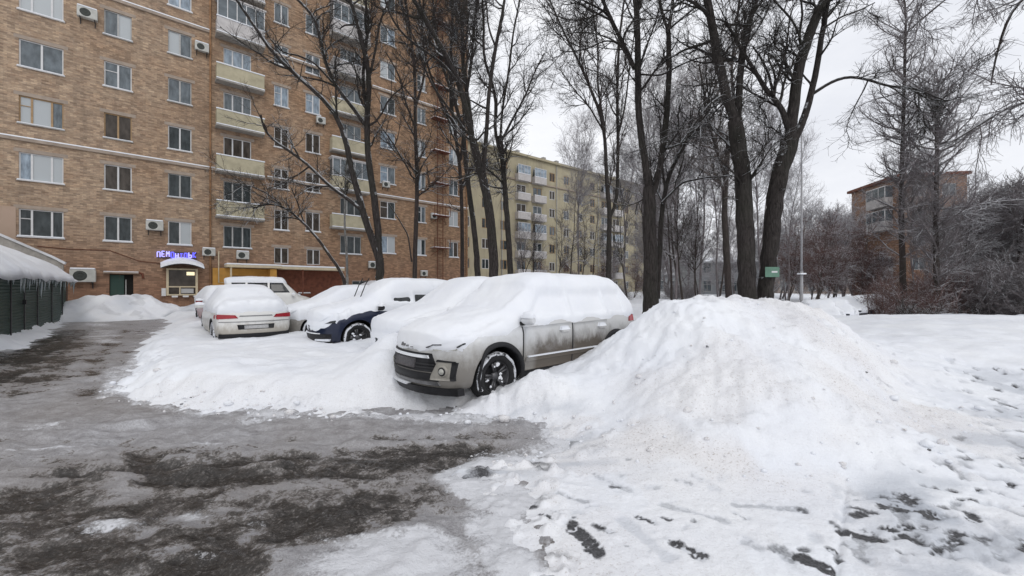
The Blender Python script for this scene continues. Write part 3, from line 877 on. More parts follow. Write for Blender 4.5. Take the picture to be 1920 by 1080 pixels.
def bush(name, H, W, seed, mat, loc, label, group, n=(26, 240, 1100), tw=.005):
    rg = np.random.default_rng(900 + seed)
    root = empty(name, loc, 0, label, 'bush', group)
    N = n[0]; K = 7
    P = np.zeros((N, K, 3)); P[:, 0, :2] = rg.normal(size=(N, 2)) * W * .18; P[:, 0, 2] = -.25
    D = norm(np.concatenate([rg.normal(size=(N, 2)) * .45 * W / H, np.ones((N, 1))], 1)); st = (H * rg.uniform(.5, 1, N) / (K - 1))[:, None]
    for k in range(1, K):
        D = norm(D + rg.normal(size=(N, 3)) * .14 + np.array([0, 0, .02])); P[:, k] = P[:, k - 1] + D * st
    R = np.repeat((.018 + .01 * rg.random(N))[:, None], K, 1) * np.linspace(1, .35, K)[None]
    c2 = grow(P, R, n[1], .1, 1, H * .38, .5, 38, .03, 5, .012, tw * 1.4, rg, .18)
    c3 = grow(c2[0], c2[1], n[2], .05, 1, H * .18, .5, 40, .02, 4, .008, tw, rg, .22)
    crown_mesh([(P, R, 5)], 'stems', M[mat], root)
    crown_mesh([(c2[0], c2[1], 3), (c3[0], c3[1], 3)], 'twigs', M[mat], root)
    return root

# --- the trees one can follow from root to fork (traced at their own depth)
traced_tree('maple_tree', 'dark bare tree forking low before the brick house, snow in its crotch', 19,
  [([(712, 525), (712, 483)], 15, 15, 0),
   ([(712, 490), (694, 436), (679, 397), (670, 358), (660, 316), (650, 278), (645, 236), (630, 205), (602, 180), (563, 147), (519, 111), (497, 83), (470, 35), (444, 0)], 13, 4.5, -1.5),
   ([(712, 490), (706, 391), (694, 322), (688, 280), (687, 241), (694, 139), (685, 97), (674, 55), (658, 0)], 13, 7, 0),
   ([(687, 236), (652, 189), (624, 155), (610, 119), (602, 72), (590, 30), (560, 0)], 8, 5, 1),
   ([(690, 215), (680, 167), (682, 120), (690, 60), (686, 0)], 7, 4.5, .8),
   ([(680, 396), (658, 377), (616, 347), (574, 305), (535, 278), (505, 258), (491, 236), (489, 215)], 7, 3, (-.3, -1.5)),
   ([(624, 155), (590, 118), (560, 104), (528, 98), (505, 70)], 4, 2, (0, -1)),
   ([(694, 139), (705, 90), (712, 40), (730, 0)], 5, 3, (0, 1.2)),
  ], nb=(60, 420, 2400), L=(2.4, 1.1, .5), zmin=4.2, seed=1)
traced_tree('linden_tree', 'thin leaning tree with its upper side lined by snow before the entrance canopy', 20,
  [([(648, 525), (637, 505), (622, 485), (594, 444), (560, 408), (527, 383), (499, 379), (474, 391)], 7, 2.6, -1),
   ([(527, 383), (500, 362), (470, 348), (440, 350)], 3, 1.5, (0, -1)),
   ([(570, 418), (558, 380), (545, 350)], 3, 1.5, 0)],
  nb=(26, 160, 600), L=(1.5, .8, .4), zmin=4.6, seed=2, ang=(60, 45, 40), mat='bark_mid')
traced_tree('birch_tree', 'slim pale birch trunk in front of the brick house balconies', 21,
  [([(651, 520), (650, 470), (646, 430), (647, 352), (650, 300)], 5, 2.5, 0)], nb=(16, 90, 300), L=(1.0, .6, .3), zmin=6, mat='birch', seed=3)
traced_tree('ash_tree', 'slender upright bare tree left of the dark red fire ladder', 21,
  [([(777, 525), (779, 440), (783, 335), (780, 280), (777, 236), (780, 167), (776, 100), (765, 40), (758, 0)], 9, 4, 0),
   ([(782, 335), (774, 337), (765, 315), (752, 294), (735, 265), (713, 236), (700, 215)], 4, 2, (0, -1)),
   ([(772, 491), (765, 440), (744, 405), (728, 380)], 3, 1.5, (0, -.6)),
   ([(779, 200), (795, 150), (800, 90), (815, 30), (818, 0)], 5, 3, (0, 1)),
   ([(777, 236), (760, 190), (748, 140), (725, 100)], 4, 2, (0, -1))],
  nb=(42, 280, 1500), L=(2.0, 1.0, .5), zmin=6, seed=4, mat='bark_mid', crown='bark_mid')
traced_tree('ash_tree', 'slender dark tree close to the right corner of the brick house', 24,
  [([(867, 522), (867, 405), (863, 308), (850, 230), (842, 150), (846, 80), (850, 0)], 8, 4.5, 0),
   ([(863, 300), (872, 240), (866, 170), (870, 90), (860, 0)], 6, 4, 1),
   ([(850, 230), (825, 190), (800, 120), (790, 60), (795, 0)], 5, 3, (0, -1))],
  nb=(60, 420, 2400), L=(2.6, 1.2, .5), zmin=6, seed=5, crown='bark_mid', mat='bark_mid')
traced_tree('elm_tree', 'stout bare tree leaning left across the corner of the brick house', 18,
  [([(926, 520), (925, 470), (919, 403), (908, 342), (893, 290), (886, 262)], 19, 15, 0),
   ([(887, 268), (863, 160), (836, 103), (808, 56), (777, 0)], 12, 7, -1.5),
   ([(887, 268), (880, 200), (868, 130), (866, 60), (872, 0)], 9, 5, .5),
   ([(905, 335), (911, 260), (917, 167), (930, 83), (942, 28), (946, 0)], 9, 5, 1),
   ([(930, 90), (915, 50), (912, 0)], 4, 3, (1, 1.5)),
   ([(863, 160), (835, 122), (800, 98), (760, 70), (735, 40), (722, 0)], 5, 3, (-.6, -2)),
   ([(886, 262), (850, 215), (810, 160), (785, 100)], 5, 3, (0, -1.4))],
  nb=(66, 480, 2800), L=(2.2, 1.1, .5), zmin=5.5, seed=6)
traced_tree('elm_tree', 'upright dark trunk just right of the stout leaning tree', 20,
  [([(957, 515), (955, 470), (948, 372), (942, 296), (938, 255), (926, 264)][:5], 12, 9, 0),
   ([(941, 290), (926, 255), (932, 189), (924, 156), (905, 110), (908, 40), (903, 0)], 7, 4, .6),
   ([(940, 265), (960, 225), (985, 180), (1000, 140), (1020, 100)], 5, 2, (0, 1)),
   ([(938, 262), (942, 200), (955, 130), (962, 60), (975, 0)], 5, 3, (0, .5))],
  nb=(44, 320, 1800), L=(2.2, 1.1, .5), zmin=6, seed=7)
traced_tree('elm_tree', 'dark trunk between the brick house corner and the stout leaning tree', 22,
  [([(896, 520), (893, 470), (888, 420), (879, 357), (872, 290), (868, 240)], 12, 8, 0),
   ([(868, 245), (850, 180), (828, 120), (815, 50), (812, 0)], 7, 4, -.5),
   ([(868, 245), (874, 180), (885, 110), (888, 50), (896, 0)], 6, 4, .8)],
  nb=(44, 320, 1800), L=(2.2, 1.1, .5), zmin=7, seed=8)
traced_tree('ash_tree', 'paired slim stems fanning upwards before the yellow house', 27,
  [([(1141, 515), (1142, 460), (1143, 403), (1138, 340)], 11, 8, 0),
   ([(1138, 345), (1136, 300), (1133, 236), (1118, 190), (1100, 150), (1082, 105), (1060, 70), (1042, 25), (1030, 0)], 7, 2.5, -1),
   ([(1143, 408), (1156, 403), (1159, 280), (1157, 153), (1160, 90), (1166, 30), (1170, 0)], 7, 3.5, .8),
   ([(1133, 236), (1120, 160), (1122, 90), (1112, 30), (1110, 0)], 4, 2.5, .5),
   ([(1134, 250), (1105, 200), (1078, 170), (1050, 130)], 3.5, 1.5, (0, 1)),
   ([(1158, 260), (1172, 200), (1180, 130), (1190, 60)], 3.5, 2, (0, -1))],
  nb=(60, 460, 2800), L=(2.8, 1.4, .6), zmin=7, seed=9, crown='bark_mid', trop=(.09, .06, .03), ang=(34, 34, 36), tw=.006)
traced_tree('maple_tree', 'tall dark tree with three main stems directly behind the silver car', 14,
  [([(1220, 562), (1219, 500), (1218, 433), (1217, 351)], 29, 22, 0),
   ([(1217, 358), (1211, 311), (1200, 250), (1194, 139), (1197, 83), (1193, 0)], 14, 10, 0),
   ([(1190, 130), (1180, 105), (1161, 67), (1142, 30), (1130, 0)], 8, 6, -.8),
   ([(1222, 365), (1231, 351), (1247, 250), (1255, 139), (1253, 56)], 12, 9, .4),
   ([(1253, 60), (1243, 30), (1236, 0)], 6, 5, .2), ([(1253, 60), (1258, 30), (1262, 0)], 7, 6, .6),
   ([(1232, 560), (1236, 480), (1240, 403), (1250, 335), (1278, 280), (1310, 222), (1344, 178)], 11, 5, (.6, 1.0)),
   ([(1241, 380), (1278, 342), (1327, 332), (1362, 331)], 5, 2.5, (.6, 1.2)),
   ([(1253, 56), (1290, 25), (1310, 8), (1330, 14)], 4, 2.5, (.4, 0)),
   ([(1194, 139), (1240, 142), (1275, 122), (1310, 108), (1340, 106)], 3.5, 2, (0, -.8)),
   ([(1187, 125), (1160, 80), (1135, 75), (1100, 92), (1070, 98), (1050, 95)], 3.5, 1.5, (-.4, -1)),
   ([(1178, 95), (1150, 75), (1115, 62), (1080, 60), (1045, 70)], 3, 1.5, (-.4, -1.4))],
  nb=(66, 520, 3000), L=(1.9, .95, .42), zmin=4.2, seed=10)
traced_tree('oak_tree', 'thick straight trunk left of the pair standing behind the snow pile', 12,
  [([(1400, 560), (1400, 500), (1397, 410), (1391, 312), (1378, 225)], 33, 27, 0),
   ([(1380, 235), (1365, 194), (1349, 130), (1336, 49), (1326, 0)], 19, 14, 0),
   ([(1383, 230), (1387, 146), (1394, 81), (1407, 32), (1420, 0)], 13, 9, .4),
   ([(1390, 310), (1378, 205), (1360, 175), (1330, 195), (1300, 235), (1275, 270)][1:], 5, 2.5, (0, -.8)),
   ([(1392, 320), (1425, 285), (1450, 255), (1462, 235)], 4, 2, (0, .8)),
   ([(1394, 90), (1420, 55), (1440, 20), (1446, 0)], 5, 3, (.2, .8)),
   ([(1330, 30), (1312, 10), (1290, 0)], 7, 5, (0, -.5))],
  nb=(60, 480, 2800), L=(1.7, .9, .4), zmin=3.9, seed=11)
traced_tree('oak_tree', 'thick leaning trunk with a green notice on it and a snow filled fork', 12.3,
  [([(1434, 560), (1443, 474), (1449, 410), (1456, 345), (1475, 290), (1482, 262)], 27, 30, 0),
   ([(1480, 275), (1487, 210), (1492, 146), (1517, 65), (1535, 20), (1545, 0)], 20, 15, 0),
   ([(1490, 262), (1512, 215), (1524, 162), (1538, 90), (1552, 0)], 13, 9, .5),
   ([(1478, 240), (1465, 201), (1439, 172), (1407, 120), (1381, 75), (1360, 40)], 11, 4, -.5),
   ([(1450, 180), (1442, 140), (1425, 105), (1412, 88)], 5, 3, (-.3, .4)),
   ([(1525, 175), (1550, 158), (1575, 146), (1598, 143), (1627, 149), (1676, 165), (1708, 162), (1731, 186), (1776, 190)], 6.5, 2.5, (.4, .2)),
   ([(1705, 163), (1735, 174), (1775, 190), (1800, 182)], 3, 1.6, (.3, -.3)),
   ([(1505, 100), (1495, 65), (1508, 30), (1500, 0)], 5, 3, (.2, -.5)),
   ([(1540, 55), (1580, 30), (1610, 20), (1640, 5)], 4, 2, (.3, .8)),
   ([(1507, 95), (1492, 45), (1470, 20), (1450, 0)], 4, 3, (0, -1))],
  nb=(60, 460, 2600), L=(1.6, .85, .4), zmin=4.0, seed=12)
traced_tree('linden_tree', 'brownish trunk seen just left of the thick pair of trunks', 24,
  [([(1366, 555), (1362, 470), (1358, 393), (1362, 312), (1366, 260)], 13, 8, 0), ([(1358, 330), (1345, 280), (1325, 230), (1320, 170), (1310, 120)], 6, 3, 0),
   ([(1365, 270), (1378, 200), (1370, 130), (1380, 60), (1385, 0)], 6, 4, 0)],
  nb=(44, 360, 2200), L=(2.8, 1.3, .6), zmin=5, seed=13, mat='bark_mid', crown='twig_brown', tw=.006)
for i, (x, Yd, lab, sd) in enumerate([(1692, 27, 'tall bare alder with fine upswept twigs, left one of a pair at the far block', 20), (1757, 25, 'bare alder right of its pair, with dense branches down to the bushes', 21)]):
    hh = [(x + 3, 590), (x, 470), (x - 3, 380), (x + 1, 250), (x + 4, 120), (x + 8, 0)] if i == 0 else [(x + 2, 592), (x - 3, 470), (x - 2, 377), (x, 280), (x - 2, 190), (x + 3, 150)]
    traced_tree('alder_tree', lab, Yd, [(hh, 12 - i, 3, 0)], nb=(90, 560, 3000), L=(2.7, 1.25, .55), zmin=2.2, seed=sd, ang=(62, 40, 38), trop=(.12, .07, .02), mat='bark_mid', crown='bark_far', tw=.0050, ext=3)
traced_tree('birch_tree', 'weeping branches of a tree reaching in at the upper right', 11,
  [([(2300, 560), (2280, 300), (2240, 100), (2200, -100)], 26, 16, 0),
   ([(2230, 80), (2060, 140), (1990, 165), (1930, 190), (1880, 205), (1840, 232), (1790, 262)], 8, 2, (0, -1)),
   ([(2220, 0), (2080, -60), (1980, -50), (1900, 10), (1880, 60), (1866, 110), (1858, 160)], 8, 2, (0, .6)),
   ([(2210, -60), (2080, -130), (1960, -110), (1840, -60), (1760, 10), (1700, 60)], 8, 2, (0, .5))],
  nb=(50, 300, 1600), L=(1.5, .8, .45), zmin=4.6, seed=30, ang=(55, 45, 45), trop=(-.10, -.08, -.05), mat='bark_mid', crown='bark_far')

# --- background trees: a few kinds, then copies that stand on their own
lib = {}
def put(kind, x, Y, s, rz, label, group):
    z = float(base_level(np.array(float(x)), np.array(float(Y))))
    if kind not in lib:
        k = kind
        if k == 'thin': o = proc_tree('young_tree', 11, 1, 'fan', 'bark_mid', 'bark_mid', (x, Y, z), label, group, r0=.07, nb=(26, 190, 900), L=(2.0, 1.0, .5), tw=.007)
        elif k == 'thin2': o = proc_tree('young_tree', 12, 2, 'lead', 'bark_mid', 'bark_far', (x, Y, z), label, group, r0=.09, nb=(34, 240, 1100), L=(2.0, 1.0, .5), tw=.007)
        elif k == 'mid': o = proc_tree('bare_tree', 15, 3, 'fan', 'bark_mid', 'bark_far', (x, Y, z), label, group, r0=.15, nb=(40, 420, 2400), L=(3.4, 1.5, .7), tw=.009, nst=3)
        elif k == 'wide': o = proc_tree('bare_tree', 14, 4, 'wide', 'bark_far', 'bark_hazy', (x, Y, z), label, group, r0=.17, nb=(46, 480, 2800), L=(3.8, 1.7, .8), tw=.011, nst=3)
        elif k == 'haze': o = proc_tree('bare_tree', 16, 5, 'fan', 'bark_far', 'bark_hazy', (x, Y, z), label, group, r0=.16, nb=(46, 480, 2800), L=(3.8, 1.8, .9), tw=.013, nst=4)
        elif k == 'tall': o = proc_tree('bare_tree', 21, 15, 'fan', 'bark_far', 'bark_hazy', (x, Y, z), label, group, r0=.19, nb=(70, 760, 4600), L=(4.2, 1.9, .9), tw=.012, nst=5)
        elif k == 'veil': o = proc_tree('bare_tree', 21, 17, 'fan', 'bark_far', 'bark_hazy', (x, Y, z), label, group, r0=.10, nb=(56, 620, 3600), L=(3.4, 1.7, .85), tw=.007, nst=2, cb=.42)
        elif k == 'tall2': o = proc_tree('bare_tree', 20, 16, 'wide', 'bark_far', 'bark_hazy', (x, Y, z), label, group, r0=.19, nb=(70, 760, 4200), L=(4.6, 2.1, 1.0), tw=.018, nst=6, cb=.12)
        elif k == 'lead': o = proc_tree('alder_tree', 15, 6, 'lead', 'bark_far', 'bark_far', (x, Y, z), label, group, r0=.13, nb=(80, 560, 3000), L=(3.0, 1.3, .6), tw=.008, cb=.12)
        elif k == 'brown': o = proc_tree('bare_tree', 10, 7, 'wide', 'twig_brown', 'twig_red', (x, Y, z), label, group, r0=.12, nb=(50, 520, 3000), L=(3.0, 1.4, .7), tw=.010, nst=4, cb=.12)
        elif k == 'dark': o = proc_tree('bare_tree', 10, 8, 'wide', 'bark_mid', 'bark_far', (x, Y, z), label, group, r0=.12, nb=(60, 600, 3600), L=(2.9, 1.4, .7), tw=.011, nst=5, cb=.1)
        elif k == 'redbush': o = bush('red_twigged_bush', 3.4, 3.2, 1, 'twig_red', (x, Y, z), label, group, (34, 300, 1800), .007)
        elif k == 'darkbush': o = bush('dark_bush', 2.2, 2.2, 2, 'bark_mid', (x, Y, z), label, group, (34, 260, 1300), .007)
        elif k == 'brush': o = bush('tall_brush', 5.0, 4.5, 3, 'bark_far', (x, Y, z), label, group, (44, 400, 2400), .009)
        lib[kind] = o
    else:
        o = copy_tree(lib[kind]); o['label'] = label
        if group: o['group'] = group
    o.location = (x, Y, z); o.rotation_euler = (0, 0, rz); o.scale = (s, s, s * random.uniform(.95, 1.08))
    return o
def at(px, Y): return (px - 960) / F * Y

rr = random.Random(3)
g0_ = 'tall grey bare trees far behind the twin trunks'
g1 = 'bare trees between the yard and the yellow house'
for px, Y, k, s in [(1003, 48, 'thin', 1.0), (1040, 44, 'thin', 1.05), (1062, 38, 'thin2', .95), (1085, 41, 'thin', 1.1), (1112, 46, 'thin2', 1.0), (1178, 36, 'thin', 1.05), (980, 52, 'mid', .7),
                    (1150, 58, 'haze', .45), (1205, 46, 'mid', .8)]:
    put(k, at(px, Y), Y, s, rr.uniform(0, 6.28), 'slim bare tree standing against the yellow plaster house', g1)
for px, Y, s in [(1525, 54, .62), (1552, 50, .66), (1580, 56, .72), (1604, 58, .7), (1232, 60, 1.0), (1268, 50, .9), (1465, 62, .75)]:
    put('tall', at(px, Y), Y, s, rr.uniform(0, 6.28), 'tall grey bare tree far behind the thick trunks', g0_)
for px, Y, s in [(1010, 43, .42), (1060, 46, .5), (1130, 42, .5), (1185, 44, .5)]:
    put('brown', at(px, Y), Y, s, rr.uniform(0, 6.28), 'low brown bare tree at the foot of the yellow house', 'low brown bare trees at the foot of the yellow house')
for px, Y, s in [(1085, 40, .9), (1172, 38, .98), (1212, 34, 1.0), (1268, 33, 1.0), (1312, 35, 1.05), (1345, 40, 1.0), (1428, 36, 1.0), (1478, 42, .85), (1715, 38, .8)]:
    put('veil', at(px, Y), Y, s, rr.uniform(0, 6.28), 'tall slender tree with a veil of fine grey twigs high against the sky', 'tall slender trees with fine grey twigs')
for px, Y, s in [(1218, 56, .62), (1250, 52, .55), (1285, 55, .6), (1352, 62, .45), (1440, 52, .6), (1475, 56, .6), (1520, 60, .55), (1565, 62, .52)]:
    put('tall2', at(px, Y), Y, s, rr.uniform(0, 6.28), 'mid height grey brown tree in the thicket behind the thick trunks', 'mid height trees behind the thick trunks')
g2 = 'bare trees before the low grey-blue house'
for px, Y, k, s in [(1258, 30, 'thin2', 1.0), (1282, 26, 'thin', 1.1), (1305, 28, 'thin', .9), (1312, 37, 'thin', .95), (1348, 33, 'thin2', .9), (1275, 45, 'mid', 1.0), (1300, 62, 'haze', 1.0), (1250, 64, 'wide', 1.0), (1378, 64, 'haze', .95)]:
    put(k, at(px, Y), Y, s, rr.uniform(0, 6.28), 'bare tree in the thin wood before the low grey-blue house', g2)
g3 = 'reddish bare trees between the lamp post and the far brick block'
for px, Y, k, s in [(1418, 50, 'wide', .85), (1475, 48, 'brown', .95), (1525, 42, 'brown', .95), (1560, 46, 'brown', 1.0), (1600, 44, 'brown', .95), (1640, 42, 'brown', .75), (1500, 62, 'wide', .8), (1580, 60, 'wide', .75), (1540, 56, 'haze', .62), (1460, 58, 'haze', .8)]:
    put(k, at(px, Y), Y, s, rr.uniform(0, 6.28), 'reddish brown bare tree between the lamp post and the far brick block', g3)
g4 = 'bare trees in the thicket on the right'
for px, Y, k, s in [(1725, 40, 'lead', .9), (1790, 36, 'lead', .85), (1835, 34, 'dark', .95), (1868, 31, 'dark', .9), (1905, 30, 'dark', 1.0), (1945, 29, 'dark', 1.0), (1815, 42, 'dark', 1.1), (1875, 40, 'dark', 1.1), (1925, 38, 'dark', 1.15), (1850, 50, 'wide', 1.0), (1900, 52, 'wide', 1.0),
                    (1775, 47, 'wide', .8), (1800, 30, 'dark', .8), (1980, 34, 'dark', 1.1)]:
    put(k, at(px, Y), Y, s, rr.uniform(0, 6.28), 'bare tree in the dense brown thicket at the right of the yard', g4)
put('redbush', at(1700, 25), 25, 1.15, 0, 'red twigged bush at the foot of the left alder', 'red twigged bushes under the alders')
put('redbush', at(1745, 28), 28, 1.1, 1.2, 'red twigged bush right of the left alder, further back', 'red twigged bushes under the alders')
put('redbush', at(1655, 30), 30, .8, 2.2, 'small red twigged bush below the far brick block', 'red twigged bushes under the alders')
put('redbush', at(1790, 27), 27, 1.15, 4.2, 'red twigged bush right of the right alder', 'red twigged bushes under the alders')
put('darkbush', at(1712, 21), 21, .95, 0, 'dark low bush in the snow hollow, largest and nearest', 'dark bushes behind the snow bank')
put('darkbush', at(1740, 22.5), 22.5, .75, 2, 'dark low bush just right of the nearest dark bush', 'dark bushes behind the snow bank')
put('darkbush', at(1815, 25), 25, .8, 3, 'dark low bush before the brown thicket', 'dark bushes behind the snow bank')
put('darkbush', at(1600, 40), 40, .8, 3, 'small dark bush in front of the orange wall of the far brick block', 'dark bushes behind the snow bank')
for px, Y, s in [(1850, 27, .95), (1900, 25, 1.0), (1940, 26, 1.1), (1880, 30, 1.15), (1830, 31, 1.0), (1925, 33, 1.3), (1960, 24, 1.0)]:
    put('brush', at(px, Y), Y, s, rr.uniform(0, 6), 'tall bare brush forming the thicket on the right', 'tall brush in the thicket')
for px, Y, s in [(985, 40, .5), (1025, 38, .45), (1100, 40, .45), (1155, 37, .5), (1265, 40, .5), (1290, 38, .45)]:
    put('brush', at(px, Y), Y, s, rr.uniform(0, 6), 'low bare brush under the trees behind the silver car', 'low brush behind the silver car')

# far wood that nobody could count
def far_wood():
    rg = np.random.default_rng(77); N = 260; K = 8
    ang = rg.uniform(.28, 1.75, N); Yd = rg.uniform(95, 170, N)
    P = np.zeros((N, K, 3)); P[:, 0, 0] = np.tan(np.clip(ang, 0, 1.05)) * Yd * 1.0; P[:, 0, 1] = Yd; P[:, 0, 2] = 0
    D = norm(np.concatenate([rg.normal(size=(N, 2)) * .06, np.ones((N, 1))], 1)); H = rg.uniform(11, 17, N)
    for k in range(1, K): P[:, k] = P[:, k - 1] + D * (H / (K - 1))[:, None]; D = norm(D + rg.normal(size=(N, 3)) * .05)
    R = .17 * np.linspace(1, .2, K)[None] * np.ones((N, 1))
    c1 = grow(P, R, N * 22, .2, 1, 3.6, .4, 45, .08, 5, .07, .03, rg, .15)
    c2 = grow(c1[0], c1[1], N * 90, .1, 1, 1.9, .5, 42, .05, 4, .03, .022, rg, .2)
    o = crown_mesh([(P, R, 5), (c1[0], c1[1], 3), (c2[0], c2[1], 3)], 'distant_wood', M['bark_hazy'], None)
    tag(o, 'hazy far wood of bare trees beyond the houses', 'wood', kind='stuff')
far_wood()
# ------------------------------------------------------------------ buildings
def facade_frame(name, ox, oy, dirx, diry, label, cat):
    return empty(name, (ox, oy, 0), math.atan2(diry, dirx), label, cat)

def wall_with_holes(name, x0, x1, z0, z1, holes, mats, parent, depth=12, reveal=.16):
    """front face at local y=0 with openings, side and back faces plain"""
    xs = sorted(set([x0, x1] + [h[0] for h in holes] + [h[1] for h in holes]))
    zs = sorted(set([z0, z1] + [h[2] for h in holes] + [h[3] for h in holes]))
    mb = MB(); vid = {}
    def v(x, z):
        k = (x, z)
        if k not in vid: vid[k] = len(mb.v); mb.v.append((x, 0, z))
        return vid[k]
    H = sorted(holes)
    for i in range(len(xs) - 1):
        xc = (xs[i] + xs[i + 1]) / 2
        hs = [h for h in H if h[0] < xc < h[1]]
        run = None
        for j in range(len(zs) - 1):
            zc = (zs[j] + zs[j + 1]) / 2
            if any(h[2] < zc < h[3] for h in hs): continue
            mb.face([v(xs[i], zs[j]), v(xs[i + 1], zs[j]), v(xs[i + 1], zs[j + 1]), v(xs[i], zs[j + 1])])
    r = reveal
    for (a, b, c, d) in holes:
        mb.quad((a, 0, c), (a, r, c), (a, r, d), (a, 0, d)); mb.quad((b, 0, d), (b, r, d), (b, r, c), (b, 0, c))
        mb.quad((a, 0, d), (a, r, d), (b, r, d), (b, 0, d)); mb.quad((b, 0, c), (b, r, c), (a, r, c), (a, 0, c))
    mb.quad((x0, 0, z0), (x0, 0, z1), (x0, depth, z1), (x0, depth, z0)); mb.quad((x1, 0, z1), (x1, 0, z0), (x1, depth, z0), (x1, depth, z1))
    mb.quad((x1, depth, z0), (x0, depth, z0), (x0, depth, z1), (x1, depth, z1))
    return mb.build(name, mats, parent)

wr = random.Random(21)
def window(parent, a, b, c, d, kind='two', frame='white_plastic', glass=None, sill=True, lintel=True, r=.10, snow=.05, curtain=None, name='window'):
    """opening a..b (x), c..d (z); frame is the part, panes etc. are its sub-parts"""
    w = b - a; h = d - c
    fr = MB(); t = .055 if w > .9 else .05
    fy0, fy1 = r - .03, r + .03
    fr.box(a, b, fy0, fy1, c, c + t); fr.box(a, b, fy0, fy1, d - t, d)
    fr.box(a, a + t, fy0, fy1, c + t, d - t); fr.box(b - t, b, fy0, fy1, c + t, d - t)
    if kind == 'two': cuts = [.5]
    elif kind == 'wide': cuts = [.5]
    elif kind == 'three': cuts = [.32, .68]
    elif kind == 'left': cuts = [.42]
    elif kind == 'trip': cuts = [.28, .73]
    elif kind == 'cross': cuts = [.5]
    else: cuts = []
    xs = [a + t] + [a + w * q for q in cuts] + [b - t]
    for q in xs[1:-1]: fr.box(q - t * .75, q + t * .75, fy0 + .001, fy1 + .012, c + t, d - t)
    panes = []
    for i in range(len(xs) - 1):
        l = xs[i] + (t * .75 if i else 0); rr_ = xs[i + 1] - (t * .75 if i < len(xs) - 2 else 0)
        panes.append((l, rr_))
    hasvent = wr.random() < .35 and kind != 'wide'
    if hasvent:
        l, q = panes[0]; fr.box(l, q, fy0 + .001, fy1 - .002, c + h * .64, c + h * .64 + .04)
    wdw = fr.build(name, M[frame], parent)
    if lintel:
        MB().box(a - .18, b + .18, -.012, .02, d + .002, d + .20).build('lintel', M['lintel'], wdw)
    if sill:
        s = MB(); s.box(a - .07, b + .07, -.10, r - .03, c - .05, c - .002); s.build('sill', M['white_plastic' if frame == 'white_plastic' else 'grey_frame'], wdw)
        if snow: 
            s = MB(); n = 10
            s.box(a - .05, b + .05, -.11, r - .035, c + .0, c + snow); s.build('sill_snow', M['snow'], wdw, bevel=snow * .35)
    for i, (l, q) in enumerate(panes):
        g = glass or wr.choice(['glass_dark', 'glass_dark', 'glass_mid', 'glass_mid', 'glass_light', 'glass_brown'])
        if (curtain is not None and i in curtain) or (curtain is None and glass is None and wr.random() < .18): g = 'curtain'
        MB().quad((l - .002, r + .008, c + t * .9), (q + .002, r + .008, c + t * .9), (q + .002, r + .008, d - t * .9), (l - .002, r + .008, d - t * .9)).build('pane', M[g], wdw)
    return wdw

# ---- brick house ---------------------------------------------------------
A0 = (-26.3, 22.65)
def tpx(px, y=0.0):
    """length along the facade at the bearing of a photo column"""
    u = (px - 960) / F
    return (u * A0[1] - A0[0]) / (D1[0] - u * D1[1])
house = facade_frame('brick_house', A0[0], A0[1], D1[0], D1[1], 'tall brown brick apartment house with balconies filling the left of the view', 'apartment building')
H0, FL = 4.41, 3.1
XE = tpx(877)
holes = []; wins = []
cols = {'c0': (tpx(35), tpx(119), 'trip'), 'c1': (tpx(195), tpx(247), 'two'), 'c2': (tpx(315), tpx(359), 'two'), 'c3': (tpx(419), tpx(471), 'three'),
        'c4': (tpx(514), tpx(541), 'two'), 'c5': (tpx(573), tpx(600), 'two'), 'c6': (tpx(638), tpx(677), 'three'), 'c7': (tpx(713), tpx(741), 'two'),
        'c8': (tpx(782), tpx(798), 'two'), 'c9': (tpx(842), tpx(859), 'cross')}
left_cols = [(-6.2, -4.0, 'trip'), (-11.0, -8.8, 'two')]
def add_w(a, b, c, d, **kw): holes.append((a, b, c, d)); wins.append(((a, b, c, d), kw))
